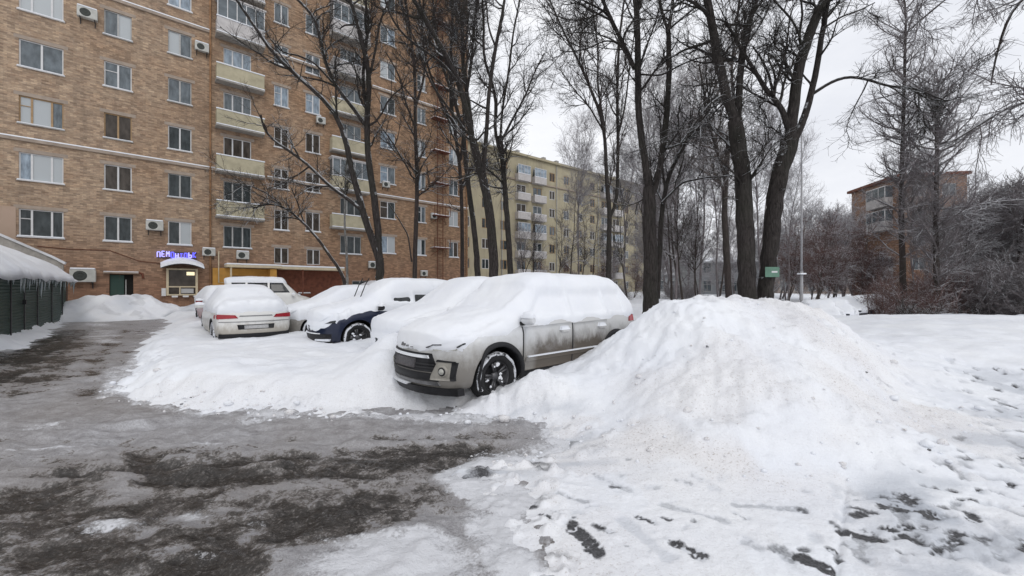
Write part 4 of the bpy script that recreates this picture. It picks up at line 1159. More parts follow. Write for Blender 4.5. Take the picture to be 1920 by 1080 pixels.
for k in range(0, 10):
    z = H0 + FL * k
    for key, (a, b, kd) in cols.items():
        if key in ('c0', 'c1', 'c2') and k > 6: continue
        if k > 9: continue
        kw = dict(kind=kd)
        zz, hh = z, 1.52
        if key in ('c4', 'c5'): zz = z + 1.52 + (.1 if key == 'c5' else 0)
        if key in ('c7', 'c8', 'c9'): zz = z + .25
        if key == 'c0':
            kw['kind'] = ['trip', 'trip', 'trip', 'wide', 'trip', 'two', 'two'][k]
            kw['frame'] = ['white_plastic', 'white_plastic', 'wood_frame', 'white_plastic', 'white_plastic', 'white_plastic', 'white_plastic'][k]
            kw['curtain'] = [(), (1, 2), (0, 1), (), (0, 1, 2), (), ()][k]; kw['glass'] = ['glass_dark', 'glass_light', 'glass_mid', 'glass_mid', 'glass_light', 'glass_mid', 'glass_mid'][k]
        elif key == 'c1':
            kw['frame'] = ['white_plastic', 'white_plastic', 'wood_frame', 'white_plastic', 'grey_frame', 'white_plastic', 'white_plastic'][k]
            kw['curtain'] = [(), (), (), (), (1,), (), ()][k]; kw['glass'] = ['glass_dark', 'glass_brown', 'glass_brown', 'glass_mid', 'glass_mid', 'glass_mid', 'glass_mid'][k]
        elif key == 'c2':
            kw['frame'] = ['white_plastic', 'grey_frame', 'white_plastic', 'grey_frame', 'grey_frame', 'white_plastic', 'white_plastic'][k]
            kw['curtain'] = [(1,), (), (), (), (0,), (), ()][k]; kw['glass'] = ['glass_dark', 'glass_dark', 'glass_dark', 'glass_mid', 'glass_mid', 'glass_light', 'glass_mid'][k]
        elif key == 'c3': kw['glass'] = ['glass_dark', 'glass_dark', 'glass_brown', 'glass_mid', 'glass_light', 'glass_mid', 'glass_mid', 'glass_mid', 'glass_mid', 'glass_mid'][k]; kw['frame'] = 'grey_frame' if k < 2 else 'white_plastic'
        elif key in ('c4', 'c5'): kw['glass'] = 'glass_brown' if k < 3 else 'glass_light' if k == 3 else 'glass_mid'
        elif key in ('c6',): kw['glass'] = 'glass_dark' if k < 3 else 'glass_mid'; kw['frame'] = 'grey_frame'
        if key in ('c3', 'c6') and k > 0: kw['sill'] = False
        kw['snow'] = .07 if k == 0 else .04
        add_w(a, b, zz, zz + hh, **kw)
for a, b, kd in left_cols:
    for k in range(4): add_w(a, b, H0 + FL * k, H0 + FL * k + 1.52, kind=kd)
# row of small ground floor windows over the canopy and at the foot
add_w(tpx(514), tpx(541), 3.42, 4.62, kind='two', glass='glass_brown', sill=False)
add_w(tpx(575), tpx(600), 3.42, 4.62, kind='two', glass='glass_brown', sill=False)
door_h = (tpx(205), tpx(250), -.3, 2.42); shop_h = (tpx(316), tpx(366), 1.12, 2.80); ent_h = (tpx(432), tpx(470), -.3, 2.35)
foot = [(tpx(660), tpx(690), 1.2, 2.2), (tpx(560), tpx(580), 1.2, 2.3)]
wall = wall_with_holes('wall', -18, XE, -.5, 37, holes + [door_h, shop_h, ent_h] + foot, M['brick_main'], house, depth=14)
for (h, kw) in wins: window(house, *h, **kw)
for f_ in foot: window(house, *f_, kind='two', glass='glass_dark', frame='grey_frame', lintel=False)
# roof
MB().box(-18.5, XE + .5, -.6, 14.5, 37.0, 37.5).build('roof', M['concrete'], house)
# string courses with lodged snow
for zc, xa, xb in ((9.62, -17.9, tpx(404)), (9.62, tpx(500), tpx(617)), (9.62, tpx(697), XE), (18.95, -17.9, tpx(396)), (18.95, tpx(503), tpx(610)), (18.95, tpx(697), XE)):
    MB().box(xa, xb, -.13, .02, zc, zc + .16).build('string_course', M['lintel'], house)
    MB().box(xa + .02, xb - .02, -.14, .0, zc + .162, zc + .235).build('course_snow', M['snow'], house, bevel=.02)
# balconies
def balcony(x0, x1, z, mat, glazed=False, dep=1.05, round_=False):
    b = MB(); b.box(x0, x1, -dep, -.003, z, z + .16)
    bal = b.build('balcony', M['concrete'], house)
    p = MB(); t = .06
    if mat:
        p.box(x0 + .03, x1 - .03, -dep + .03, -dep + .03 + t, z + .162, z + 1.12); p.box(x0 + .03, x0 + .03 + t, -dep + .03 + t, -.01, z + .162, z + 1.12); p.box(x1 - .03 - t, x1 - .03, -dep + .03 + t, -.01, z + .162, z + 1.12)
        p.build('parapet', M[mat], bal, bevel=.02)
    s = MB(); s.box(x0 + .0, x1 - .0, -dep - .02, -dep + .12, z + 1.122, z + 1.20); s.build('parapet_snow', M['snow'], bal, bevel=.025)
    s = MB(); s.box(x0 + .01, x1 - .01, -dep - .03, -dep + .03, z + .10, z + .165); s.build('slab_snow', M['snow'], bal, bevel=.02)
    if glazed:
        n = 5; g = MB(); zt = z + 2.55
        g.box(x0 + .03, x1 - .03, -dep + .02, -dep + .10, zt - .07, zt)
        for i in range(n + 1):
            xx = x0 + .05 + (x1 - x0 - .14) * i / n; g.box(xx, xx + .05, -dep + .025, -dep + .09, z + 1.2, zt - .07)
        g.box(x0 + .03, x0 + .08, -dep + .10, -.01, zt - .07, zt); g.box(x1 - .08, x1 - .03, -dep + .10, -.01, zt - .07, zt)
        g.build('glazing_frame', M['white_plastic'], bal)
        q = MB(); q.quad((x0 + .06, -dep + .06, z + 1.2), (x1 - .06, -dep + .06, z + 1.2), (x1 - .06, -dep + .06, zt - .07), (x0 + .06, -dep + .06, zt - .07))
        q.quad((x0 + .06, -.02, z + 1.2), (x0 + .06, -dep + .06, z + 1.2), (x0 + .06, -dep + .06, zt - .07), (x0 + .06, -.02, zt - .07))
        q.build('pane', M['glass_mid'], bal)
        MB().box(x0 - .05, x1 + .05, -dep - .05, -.003, zt + .002, zt + .10).build('glazing_roof', M['balcony_white'], bal)
    return bal
bx0, bx1 = tpx(403), tpx(493); cx0, cx1 = tpx(617), tpx(687)
for k in range(1, 10):
    zf = H0 + FL * k - 1.12
    if k < 5: balcony(bx0, bx1, zf, 'balcony_yellow', False, .75)
    else: balcony(bx0, bx1, zf, 'balcony_white' if k in (5, 6) else 'balcony_yellow', k in (5, 6, 8), .9)
    if k == 2: balcony(cx0, cx1, zf, 'balcony_yellow', True, .75)
    elif k in (4,): balcony(cx0, cx1, zf, 'balcony_yellow', False, .75)
    elif k in (5, 6): balcony(cx0, cx1, zf, 'balcony_white', k == 6, .95)
    elif k == 3: balcony(cx0, cx1, zf, 'balcony_yellow', False, .75)
    else: balcony(cx0, cx1, zf, 'balcony_yellow', k > 6, .75)
# pale plaster patch low at the left, drain pipes, cable
MB().box(-2.4, tpx(30) , -.03, .0 - .004, 3.0, 6.0).build('plaster_patch', M['pink_plaster'], house)
dp = MB(); dp.tube([(tpx(394), -.12, .2), (tpx(394), -.12, 37)], .055, 8); dp.build('drainpipe', M['drain_pipe'], house)
dp = MB(); dp.tube([(XE - .25, -.12, .2), (XE - .25, -.12, 37)], .06, 8); dp.build('drainpipe', M['drain_pipe'], house)
cb_ = MB(); cb_.tube([(tpx(70), -.04, 3.9), (tpx(130), -.04, 3.82), (tpx(205), -.04, 3.85), (tpx(262), -.04, 3.25), (tpx(300), -.04, 3.16)], .022, 5); cb_.build('wall_cable', M['rust_pipe'], house)
pl = MB(); pl.box(-17.95, tpx(205) - .1, -.05, -.002, -.4, .32); pl.box(tpx(252), tpx(392), -.05, -.002, -.4, .32); pl.box(tpx(645), XE - .01, -.05, -.002, -.4, .5); pl.build('plinth', M['concrete'], house)
# house door
d = MB(); a, b, c, e = door_h
d.box(a, b, .30, .36, c, e); dm = d.build('door', M['interior_dark'], house)
MB().box(a + .02, a + (b - a) * .60, .18, .22, c, e - .04).build('leaf', M['green_corrugated'], dm)
MB().box(a + (b - a) * .66, a + (b - a) * .70, .10, .16, .4, 2.1).build('rail', M['grey_frame'], dm)
MB().box(a - .25, b + .25, -.25, -.003, e + .05, e + .13).build('door_hood', M['lintel'], dm)
MB().box(a - .24, b + .24, -.26, -.01, e + .132, e + .17).build('hood_snow', M['snow'], dm, bevel=.015)
MB().tube([(b + .25, -.12, e + .1), (b + .42, -.14, e + .05), (b + .45, -.14, e - .25)], .06, 8).build('pipe_elbow', M['rust_pipe'], dm)

# shop window
a, b, c, e = shop_h
sw = MB(); t = .09
for q in ((a - .12, a, c - .02, e + .05), (b, b + .12, c - .02, e + .05)): sw.box(q[0], q[1], -.30, .05, q[2], q[3])
sw.box(a, b, -.30, .05, c + .50, c + .58); sw.box(a, b, -.30, .05, c - .02, c + .06); sw.box(a, b, -.30, .05, e - .04, e + .05)
sw.box((a + b) / 2 - .16, (a + b) / 2 - .09, -.29, .04, c + .06, c + .50)
shop = sw.build('shop_window', M['cream_paint'], house)
MB().quad((a, -.20, c + .05), (b, -.20, c + .05), (b, -.20, e - .03), (a, -.20, e - .03)).build('pane', M['glass_brown'], shop)
MB().box(a + .9, b - .05, -.225, -.205, e - .38, e - .16).build('lit_panel', M['shop_lamp'], shop)
MB().box(b - .75, b - .1, -.225, -.205, c + .12, c + .42).build('price_board', M['bright_plate'], shop)
bx = MB(); 
for i in range(3): bx.box(a + .15 + i * .55, a + .45 + i * .55, -.38, -.30, c - .14, c - .03)
bx.build('brackets', M['white_plastic'], shop)
MB().box(a - .35, a - .14, -.28, -.01, c - .05, c + .45).build('meter_box', M['white_plastic'], shop)
aw = MB(); n = 14; xa, xb = a - .40, b + .42; ym = -.95
def arch(q): return .30 * (1 - (2 * q - 1) ** 2)
for layer, (z0, th, mt) in enumerate(((e + .12, .05, 0), (e + .172, .20, 1))):
    g = MB()
    for i in range(n):
        q0, q1 = i / n, (i + 1) / n; x0_, x1_ = xa + (xb - xa) * q0, xa + (xb - xa) * q1
        za, zb_ = z0 + arch(q0), z0 + arch(q1)
        tha = th * (.55 + .45 * math.sin(q0 * math.pi)) if layer else th; thb = th * (.55 + .45 * math.sin(q1 * math.pi)) if layer else th
        b0 = len(g.v); g.v += [(x0_, ym, za - .12), (x1_, ym, zb_ - .12), (x1_, -.01, zb_ + .15), (x0_, -.01, za + .15), (x0_, ym, za - .12 + tha), (x1_, ym, zb_ - .12 + thb), (x1_, -.01, zb_ + .15 + thb), (x0_, -.01, za + .15 + tha)]
        for qq in ((0, 3, 2, 1), (4, 5, 6, 7), (0, 1, 5, 4), (2, 3, 7, 6)): g.face([b0 + w for w in qq])
        if i == 0: g.face([b0, b0 + 4, b0 + 7, b0 + 3])
        if i == n - 1: g.face([b0 + 1, b0 + 2, b0 + 6, b0 + 5])
    if layer == 0:
        awn = g.build('shop_awning', M['dark_metal'], None); awn.parent = house
    else: g.build('awning_snow', M['snow'], awn)
# neon letters over it (illegible strokes in the photo: blocky glowing letters)
def neon():
    root = empty('neon_sign', (0, 0, 0), 0, 'glowing blue letter sign on the brick wall above the snow capped shop window', 'sign')
    root.location = house.matrix_basis @ Vector((tpx(294), -.10, 3.50)); root.rotation_euler = (0, 0, house.rotation_euler[2])
    L = tpx(369) - tpx(294); n = 9; w = L / n; h = .42
    back = MB(); back.box(0, L, .02, .05, .0, .05); back.box(0, L, .02, .05, h - .05, h); back.build('rail', M['dark_metal'], root)
    glyph = {'P': [(0, 0, 0, 1), (0, 1, .7, 1), (.7, 0, .7, 1)], 'E': [(0, 0, 0, 1), (0, 1, .7, 1), (0, .5, .6, .5), (0, 0, .7, 0)], 'M': [(0, 0, 0, 1), (0, 1, .35, .45), (.35, .45, .7, 1), (.7, 1, .7, 0)],
             'O': [(0, 0, 0, 1), (0, 1, .7, 1), (.7, 1, .7, 0), (.7, 0, 0, 0)], 'H': [(0, 0, 0, 1), (0, .5, .7, .5), (.7, 0, .7, 1)], 'T': [(0, 1, .7, 1), (.35, 0, .35, 1)], 'b': [(0, 0, 0, 1), (0, .5, .7, .5), (.7, .5, .7, 0), (.7, 0, 0, 0)],
             'A': [(0, 0, .35, 1), (.35, 1, .7, 0), (.17, .4, .53, .4)], 'K': [(0, 0, 0, 1), (0, .5, .7, 1), (0, .5, .7, 0)]}
    for i, ch in enumerate('PEMOHTOBK'.replace('B', 'b')):
        g = MB()
        for (x0, z0, x1, z1) in glyph[ch]:
            dz = .06 * math.sin(i)
            g.tube([(i * w + x0 * w * .85 + .02, -.02, z0 * h * .8 + .05 + dz), (i * w + x1 * w * .85 + .02, -.02, z1 * h * .8 + .05 + dz)], .032, 6)
        g.build('letter', M['neon_pale' if i in (0, 1, 2, 4, 7) else 'neon_blue'], root)
neon()

# entrance with its yellow portal and long canopy
def to_world(o, x, y, z):
    return Vector((A0[0] + D1[0] * x + D2[0] * y, A0[1] + D1[1] * x + D2[1] * y, z))
yp = MB(); yp.box(tpx(398), tpx(427), -.22, -.003, -.3, 2.95); yp.box(tpx(427), tpx(432) - .004, -.22, -.003, -.3, 2.95); yp.box(tpx(472), tpx(500), -.22, -.003, -.3, 2.95); yp.box(tpx(500), tpx(512), -1.2, -.003, -.3, 2.95)
yp.box(tpx(432), tpx(472) - .004, -.22, -.003, 2.45, 2.95)
port = yp.build('entrance_portal', M['ochre_paint'], house)
en = MB(); a, b, c, e = ent_h; en.box(a, b, .3, .34, c, e); dd = en.build('door', M['interior_dark'], port)
MB().box(a + .1, a + .9, .2, .24, c, e - .3).build('leaf', M['rust_pipe'], dd)
cn = MB(); cn.box(tpx(420), tpx(520), -1.35, -.004, 3.0, 3.17); cn.box(tpx(520), tpx(636), -1.25, -.004, 2.96, 3.14)
can = cn.build('entrance_canopy', M['cream_paint'], house)
sn = MB(); sn.box(tpx(420), tpx(520), -1.38, -.01, 3.172, 3.27); sn.box(tpx(520), tpx(636), -1.28, -.01, 3.142, 3.25); sn.build('canopy_snow', M['snow'], can, bevel=.04)
ps = MB(); ps.box(tpx(428) - .04, tpx(428) + .06, -1.28, -1.18, -.3, 2.998); ps.build('post', M['cream_paint'], can)
ps = MB(); ps.box(tpx(560) - .04, tpx(560) + .04, -1.2, -1.12, -.3, 2.958); ps.build('post', M['rust_pipe'], can)
gp = MB(); gp.tube([(tpx(409), -.28, 4.1), (tpx(409), -.28, 1.95), (tpx(424), -.28, 1.95)], .035, 6); gp.build('gas_pipe', M['cream_paint'], house)
pz = MB(); pz.box(tpx(520), tpx(640), -.06, -.004, -.3, 2.955); pz.build('dado', M['rust_pipe'], house)

# dark red fire ladder with landings
def fire_ladder():
    root = empty('fire_escape', to_world(None, tpx(822), -.35, 0), math.atan2(D1[1], D1[0]), 'dark red steel fire ladder with small landings up the brick house', 'fire escape')
    p = MB()
    for xx in (-.30, .30): p.tube([(xx, 0, .6), (xx, 0, 36.6)], .035, 6)
    p.build('rail', M['rust_pipe'], root)
    r0_ = MB().box(-.28, .28, -.015, .015, .8, .83).build('rung', M['rust_pipe'], root)
    for i in range(1, 94):
        q = r0_.copy(); COL.objects.link(q); q.parent = root; q.location = (0, 0, i * .37)
    for k in range(1, 11):
        z = H0 + FL * k - 2.1
        q = MB(); q.box(-.9, .9, -.45, .32, z, z + .05); 
        for xx in (-.88, -.3, .3, .88): q.box(xx - .02, xx + .02, -.45, -.41, z + .05, z + .95)
        q.box(-.9, .9, -.45, -.41, z + .92, z + .96); q.tube([(-.85, .3, z - .7), (-.1, -.4, z)], .025, 5); q.tube([(.85, .3, z - .7), (.1, -.4, z)], .025, 5)
        l = q.build('landing', M['rust_pipe'], root)
        MB().box(-.9, .9, -.44, .3, z + .052, z + .10).build('landing_snow', M['snow'], l)
fire_ladder()

# air conditioners
def make_ac(label):
    root = empty('air_conditioner', (0, 0, 0), 0, label, 'air conditioner', 'air conditioner boxes on the brick house')
    body = MB(); body.box(-.42, .42, -.42, -.12, 0, .58); body.build('body', M['ac_white'], root, bevel=.03)
    g = MB(); g.lathe([(.0, -.008), (.06, -.012), (.07, -.004), (.12, -.004), (.13, -.012), (.18, -.012), (.19, -.004), (.23, -.002)], 1, 20, c=(-.08, -.42, .29)); g.build('fan_grille', M['ac_grille'], root)
    s = MB(); s.box(-.40, .40, -.44, -.10, .582, .66); s.build('snow_cap', M['snow'], root, bevel=.03)
    b = MB()
    for x in (-.3, .3): b.box(x - .02, x + .02, -.42, 0.0, -.05, -.003); b.box(x - .02, x + .02, -.04, 0, -.3, -.052)
    b.build('bracket', M['dark_metal'], root)
    return root
acs = [(290, 424, 'white air conditioner under a small snowy prop, between first and second storey windows', 1.0), (165, 30, 'dark grilled air conditioner high up at the left', 1.0), (378, 92, 'air conditioner high beside the drainpipe', .9),
       (391, 473, 'air conditioner right of the blue sign', .85), (454, 479, 'air conditioner standing over the entrance canopy', .9), (600, 228, 'small air conditioner under a fourth storey window', .8),
       (157, 517, 'air conditioner with thick snow hood at the garage end', 1.25), (697, 497, 'air conditioner low behind the forked tree', .9), (793, 513, 'air conditioner low beside the fire ladder', .8),
       (722, 347, 'air conditioner under a window right of the forked tree', .8), (812, 406, 'air conditioner beside the fire ladder, upper one', .8)]
ac0 = None
for (px, py, lab, s) in acs:
    t = tpx(px); Pw = to_world(None, t, 0, 0); z = CH + (540 - py) / F * Pw.y - .3 * s
    if ac0 is None: ac0 = make_ac(lab); o = ac0
    else: o = copy_tree(ac0); o['label'] = lab
    o.location = (Pw.x, Pw.y, z); o.rotation_euler = (0, 0, math.atan2(D1[1], D1[0])); o.scale = (s, s, s)
# snow roofed stall/basement entrance at the foot
kr = empty('cellar_entrance', to_world(None, tpx(706), -1.2, 0), math.atan2(D1[1], D1[0]), 'low cream cellar entrance with a round snow roof at the foot of the brick house', 'cellar entrance')
MB().box(-1.1, 1.1, -.6, 1.1, -.3, 1.75).build('wall', M['cream_paint'], kr)
MB().box(-.4, .4, -.63, -.6, -.2, 1.5).build('door', M['green_corrugated'], kr)
r_ = MB(); r_.prism([(-1.5, 1.752), (1.5, 1.752), (1.35, 1.95), (.6, 2.22), (-.6, 2.22), (-1.35, 1.95)], 1, -.9, 1.15); r_.build('snow_roof', M['snow'], kr, bevel=.05)

# ---- green garage --------------------------------------------------------
def garage():
    g0 = np.array([-14.4, 11.4]) - D2 * 6.0
    root = empty('garage', (g0[0], g0[1], 0), math.atan2(D2[1], D2[0]), 'dark green corrugated garage with thick snow roof and icicles at the left edge', 'garage')
    L = 6.0 + 11.4; W = 6.0; h = 2.05         # local x along, local y = to the left (away from lane)
    w = MB(); n = 46; prof = []
    for i in range(n + 1):
        z = -.2 + (h + .2) * i / n; prof.append((-.03 if i % 2 else .0, z))
    # corrugated lane side (horizontal ribs) and flat end walls
    b = len(w.v)
    for (y, z) in prof: w.v += [(0, y, z), (L, y, z)]
    for i in range(n): w.face([b + 2 * i, b + 2 * i + 1, b + 2 * i + 3, b + 2 * i + 2])
    w.quad((L, 0, -.2), (L, W, -.2), (L, W, h), (L, 0, h)); w.quad((0, 0, -.2), (0, 0, h), (0, W, h), (0, W, -.2)); w.quad((0, W, -.2), (0, W, h), (L, W, h), (L, W, -.2))
    w.face([len(w.v), len(w.v) + 1, len(w.v) + 2]); w.v += [(L, 0, h), (L, W, h), (L, W / 2, h + 1.45)]
    w.face([len(w.v), len(w.v) + 1, len(w.v) + 2]); w.v += [(0, 0, h), (0, W / 2, h + 1.45), (0, W, h)]
    w.build('wall', M['green_corrugated'], root)
    for i, x in enumerate((1.2, 4.0, 6.9, 8.6, 10.6, 13.4, 16.0, 17.36)):
        MB().box(x - .03, x + .03, -.06, -.032, -.2, h).build('post', M['dark_metal'], root)
    MB().box(8.2, 8.3, -.14, -.062, 1.05, 1.2).build('padlock', M['black_plastic'], root)
    r = MB(); r.quad((-.1, -.12, h - .02), (L + .15, -.12, h - .02), (L + .15, W / 2, h + 1.47), (-.1, W / 2, h + 1.47)); r.quad((-.1, W / 2, h + 1.47), (L + .15, W / 2, h + 1.47), (L + .15, W + .2, h - .02), (-.1, W + .2, h - .02))
    r.build('roof', M['dark_metal'], root)
    # snow blanket with a drooping overhanging lip
    nx, nv = 120, 26
    xs = np.linspace(-.3, L + .3, nx); vs = np.linspace(0, 1, nv)
    X, V = np.meshgrid(xs, vs)
    # section: from under the lip, round the nose, up to the ridge and down
    nose = .40 + .14 * (fbm(X * .9, X * 0, 401) - .5) * 2
    th = .46 + .2 * (fbm(X * .8, V * 3, 403) - .5)
    endf = sstep(-.3, .4, X) * (1 - sstep(L - .55, L + .3, X)); th = th * (.25 + .75 * endf)
    droop = .10 + .22 * fbm(X * 1.3, X * 0, 405)
    Yp = np.where(V < .18, -.05 - (nose - .05) * np.sin(V / .18 * np.pi / 2), -nose + (V - .18) / .82 * (W / 2 + nose))
    roofz = h + (np.maximum(Yp, -.12) + .12) * (1.45 / (W / 2 + .12))
    top = roofz + th * np.sqrt(np.clip((V - .12) / .25, 0, 1)) - droop * np.exp(-((Yp + nose) / .35) ** 2) * (V > .1)
    bot = h - .02 - droop * sstep(0, .18, V) * .9
    Zp = np.where(V < .18, bot, np.maximum(top, bot)) + (fbm(X * 2, Yp * 2, 407) - .5) * .06
    Vv = np.stack([X, Yp, Zp], -1).reshape(-1, 3); idx = np.arange(nx * nv).reshape(nv, nx)
    Q = np.stack([idx[:-1, :-1], idx[:-1, 1:], idx[1:, 1:], idx[1:, :-1]], -1).reshape(-1, 4)
    o = mesh_np('roof_snow', Vv, Q, 4, M['snow'], root)
    ends = MB()
    rgi = random.Random(9)
    protos = []
    for k in range(3):
        ic = MB(); Lc = (.28, .45, .62)[k]
        ic.tube([(0, 0, 0), (.01, 0, -Lc * .3), (0, .006, -Lc * .65), (0, 0, -Lc)], [.028, .022, .012, .002], 6, cap=False)
        protos.append(ic)
    meshes = []
    for k in range(80):
        x = rgi.uniform(7.6, L - .1) if k < 70 else rgi.uniform(4, 8)
        kk = rgi.choices([0, 1, 2], [5, 4, 2])[0]
        nz = .40 + .14 * (float(fbm(np.array(x * .9), np.array(0.0), 401)) - .5) * 2
        dr = .10 + .22 * float(fbm(np.array(x * 1.3), np.array(0.0), 405))
        if len(meshes) <= kk or meshes[kk] is None:
            while len(meshes) < 3: meshes.append(None)
            o = protos[kk].build('icicle', M['ice'], root); meshes[kk] = o
        else:
            o = meshes[kk].copy(); COL.objects.link(o); o.parent = root
        s = rgi.uniform(.35, .95)
        o.location = (x, -nz * rgi.uniform(.35, 1.0), h - dr + .03); o.scale = (s * 1.2, s * 1.2, s)
    # grey parapet of the next garage behind
    g = MB(); g.prism([(3.2, 2.0), (3.2, 3.75), (4.0, 3.75), (4.4, 2.0)], 0, 11.0, 17.0); 
    root2 = empty('garage_parapet', tuple(root.location), root.rotation_euler[2], 'weathered grey gable wall rising behind the snowy garage roof', 'wall')
    pm = MB(); pm.prism([(.15, 1.5), (.15, 2.75), (.5, 3.05), (2.2, 4.05), (6.5, 5.6), (6.5, 1.5)], 0, 17.9, 18.15); pm.build('wall', M['concrete'], root2)
    pm = MB(); pm.prism([(.10, 2.755), (.5, 3.055), (2.2, 4.055), (6.5, 5.605), (6.5, 5.72), (2.2, 4.17), (.5, 3.17), (.05, 2.86)], 0, 17.8, 18.2); pm.build('coping_snow', M['snow_dirty'], root2)
garage()

# ---- yellow plaster house --------------------------------------------------
yd = (.789, .614)
yel = facade_frame('plaster_house', -1.3 - yd[0] * 9, 65 - yd[1] * 9, yd[0], yd[1], 'long pale yellow plaster apartment house seen through the bare trees', 'apartment building')
yh = []; yk = []
cw = [1.2 + i * 3.55 for i in range(14)]
for i, x in enumerate(cw):
    for k in range(7):
        z = 1.4 + 3.15 * k
        if i in (3, 4, 9, 10) and k in (1, 2, 3, 4, 5, 6): w = (x - .25, x + 1.75)
        else: w = (x, x + 1.35)
        yh.append((w[0], w[1], z, z + 1.55)); yk.append((i, k))
wall_with_holes('wall', 0, 51, -1, 23.4, yh, M['yellow_plaster'], yel, depth=12)
for (a, b, c, d), (i, k) in zip(yh, yk):
    f = MB(); t = .09; f.box(a, b, .04, .10, c, c + t); f.box(a, b, .04, .10, d - t, d); f.box(a, a + t, .04, .10, c + t, d - t); f.box(b - t, b, .04, .10, c + t, d - t); f.box((a + b) / 2 - .05, (a + b) / 2 + .05, .04, .11, c + t, d - t)
    w = f.build('window', M['white_plastic'] if wr.random() < .5 else M['wood_frame'], yel)
    MB().quad((a + .05, .08, c + .05), (b - .05, .08, c + .05), (b - .05, .08, d - .05), (a + .05, .08, d - .05)).build('pane', M[wr.choice(['glass_dark', 'glass_brown', 'glass_mid'])], w)
for i in (3, 4, 9, 10):
    for k in range(1, 7):
        x = cw[i]; z = 1.4 + 3.15 * k - 1.1
        b = MB(); b.box(x - .6, x + 2.1, -.9, -.01, z, z + .14); b.box(x - .6, x + 2.1, -.9, -.82, z + .142, z + 1.1); b.box(x - .6, x - .52, -.82, -.01, z + .142, z + 1.1); b.box(x + 2.02, x + 2.1, -.82, -.01, z + .142, z + 1.1)
        o = b.build('balcony', M['balcony_white'], yel)
        MB().box(x - .6, x + 2.1, -.93, -.80, z + 1.102, z + 1.18).build('parapet_snow', M['snow'], o)
        if (i * 3 + k) % 3 == 0:
            g = MB(); 
            for q in range(5): g.box(x - .58 + q * .655, x - .53 + q * .655, -.88, -.83, z + 1.1, z + 2.5)
            g.box(x - .6, x + 2.1, -.89, -.82, z + 2.5, z + 2.58); g.build('glazing_frame', M['white_plastic'], o)
            MB().quad((x - .58, -.85, z + 1.1), (x + 2.08, -.85, z + 1.1), (x + 2.08, -.85, z + 2.5), (x - .58, -.85, z + 2.5)).build('pane', M['glass_light'], o)
MB().box(-.1, 51.1, -.22, -.003, 19.3, 19.5).build('string_course', M['lintel'], yel)
MB().box(-.3, 51.3, -.5, 12.3, 23.402, 23.75).build('cornice', M['yellow_plaster'], yel)
r = MB(); r.prism([(-.5, 23.752), (12.4, 23.752), (6, 24.5)], 0, -.3, 51.3); rf = r.build('roof', M['bluegrey_plaster'], yel)
for x in (14, 20.2, 23.5, 33, 41):
    MB().box(x, x + .7, 3.0, 4.0, 24.1, 25.6).build('chimney', M['concrete'], rf)
for x in (8.5, 20.6, 31.8, 44.2):
    MB().tube([(x, -.15, 0), (x, -.15, 23.3)], .07, 6).build('drainpipe', M['grey_frame'], yel)

# ---- low grey-blue house + annex ------------------------------------------
def low_house(name, x0, x1, Y, eave, roofh, mat, label, nwin, rot=0.0, rows=2, depth=10, snowm='snow'):
    root = empty(name, (x0, Y, float(base_level(np.array(x0), np.array(float(Y))))), rot, label, 'house')
    L = x1 - x0; hs = []
    for i in range(nwin):
        cx = L * (i + .5) / nwin
        for k in range(rows): hs.append((cx - .65, cx + .65, 1.0 + 3.2 * k, 2.75 + 3.2 * k))
    wall_with_holes('wall', 0, L, -1.5, eave, hs, M[mat], root, depth=depth)
    for (a, b, c, d) in hs:
        f = MB(); t = .12; f.box(a - .12, b + .12, -.03, .06, c - .12, c); f.box(a - .12, b + .12, -.03, .06, d, d + .12); f.box(a - .12, a, -.03, .06, c, d); f.box(b, b + .12, -.03, .06, c, d)
        f.box((a + b) / 2 - .05, (a + b) / 2 + .05, .03, .09, c, d); f.box(a, b, .03, .085, c + (d - c) * .62, c + (d - c) * .62 + .08)
        w = f.build('window', M['grey_frame'], root)
        MB().quad((a, .1, c), (b, .1, c), (b, .1, d), (a, .1, d)).build('pane', M['glass_mid'], w)
    r = MB(); b = len(r.v); hp = depth / 2 * .9
    r.v += [(-.4, -.5, eave), (L + .4, -.5, eave), (L + .4, depth + .5, eave), (-.4, depth + .5, eave), (hp, depth / 2, eave + roofh), (L - hp, depth / 2, eave + roofh),
            (-.4, -.5, eave + .22), (L + .4, -.5, eave + .22), (L + .4, depth + .5, eave + .22), (-.4, depth + .5, eave + .22)]
    for q in ((6, 7, 5, 4), (7, 8, 5), (8, 9, 4, 5), (9, 6, 4), (0, 1, 7, 6), (1, 2, 8, 7), (2, 3, 9, 8), (3, 0, 6, 9)): r.face([b + i for i in q])
    r.build('roof', M[snowm], root)
    return root
low_house('town_house', at(1312, 70), at(1452, 70), 70, 5.9, 1.3, 'bluegrey_plaster', 'two storey grey-blue house with a snowy hip roof between the trunks', 5)
low_house('town_house', at(1458, 80), at(1612, 80), 80, 5.6, 2.2, 'brown_plaster', 'low brownish house with a snowy roof behind the lamp post', 6)
low_house('town_house', at(1225, 88), at(1306, 88), 88, 4.0, 1.0, 'bluegrey_plaster', 'low grey shed-like house far off between the tall trees', 3, rows=1)

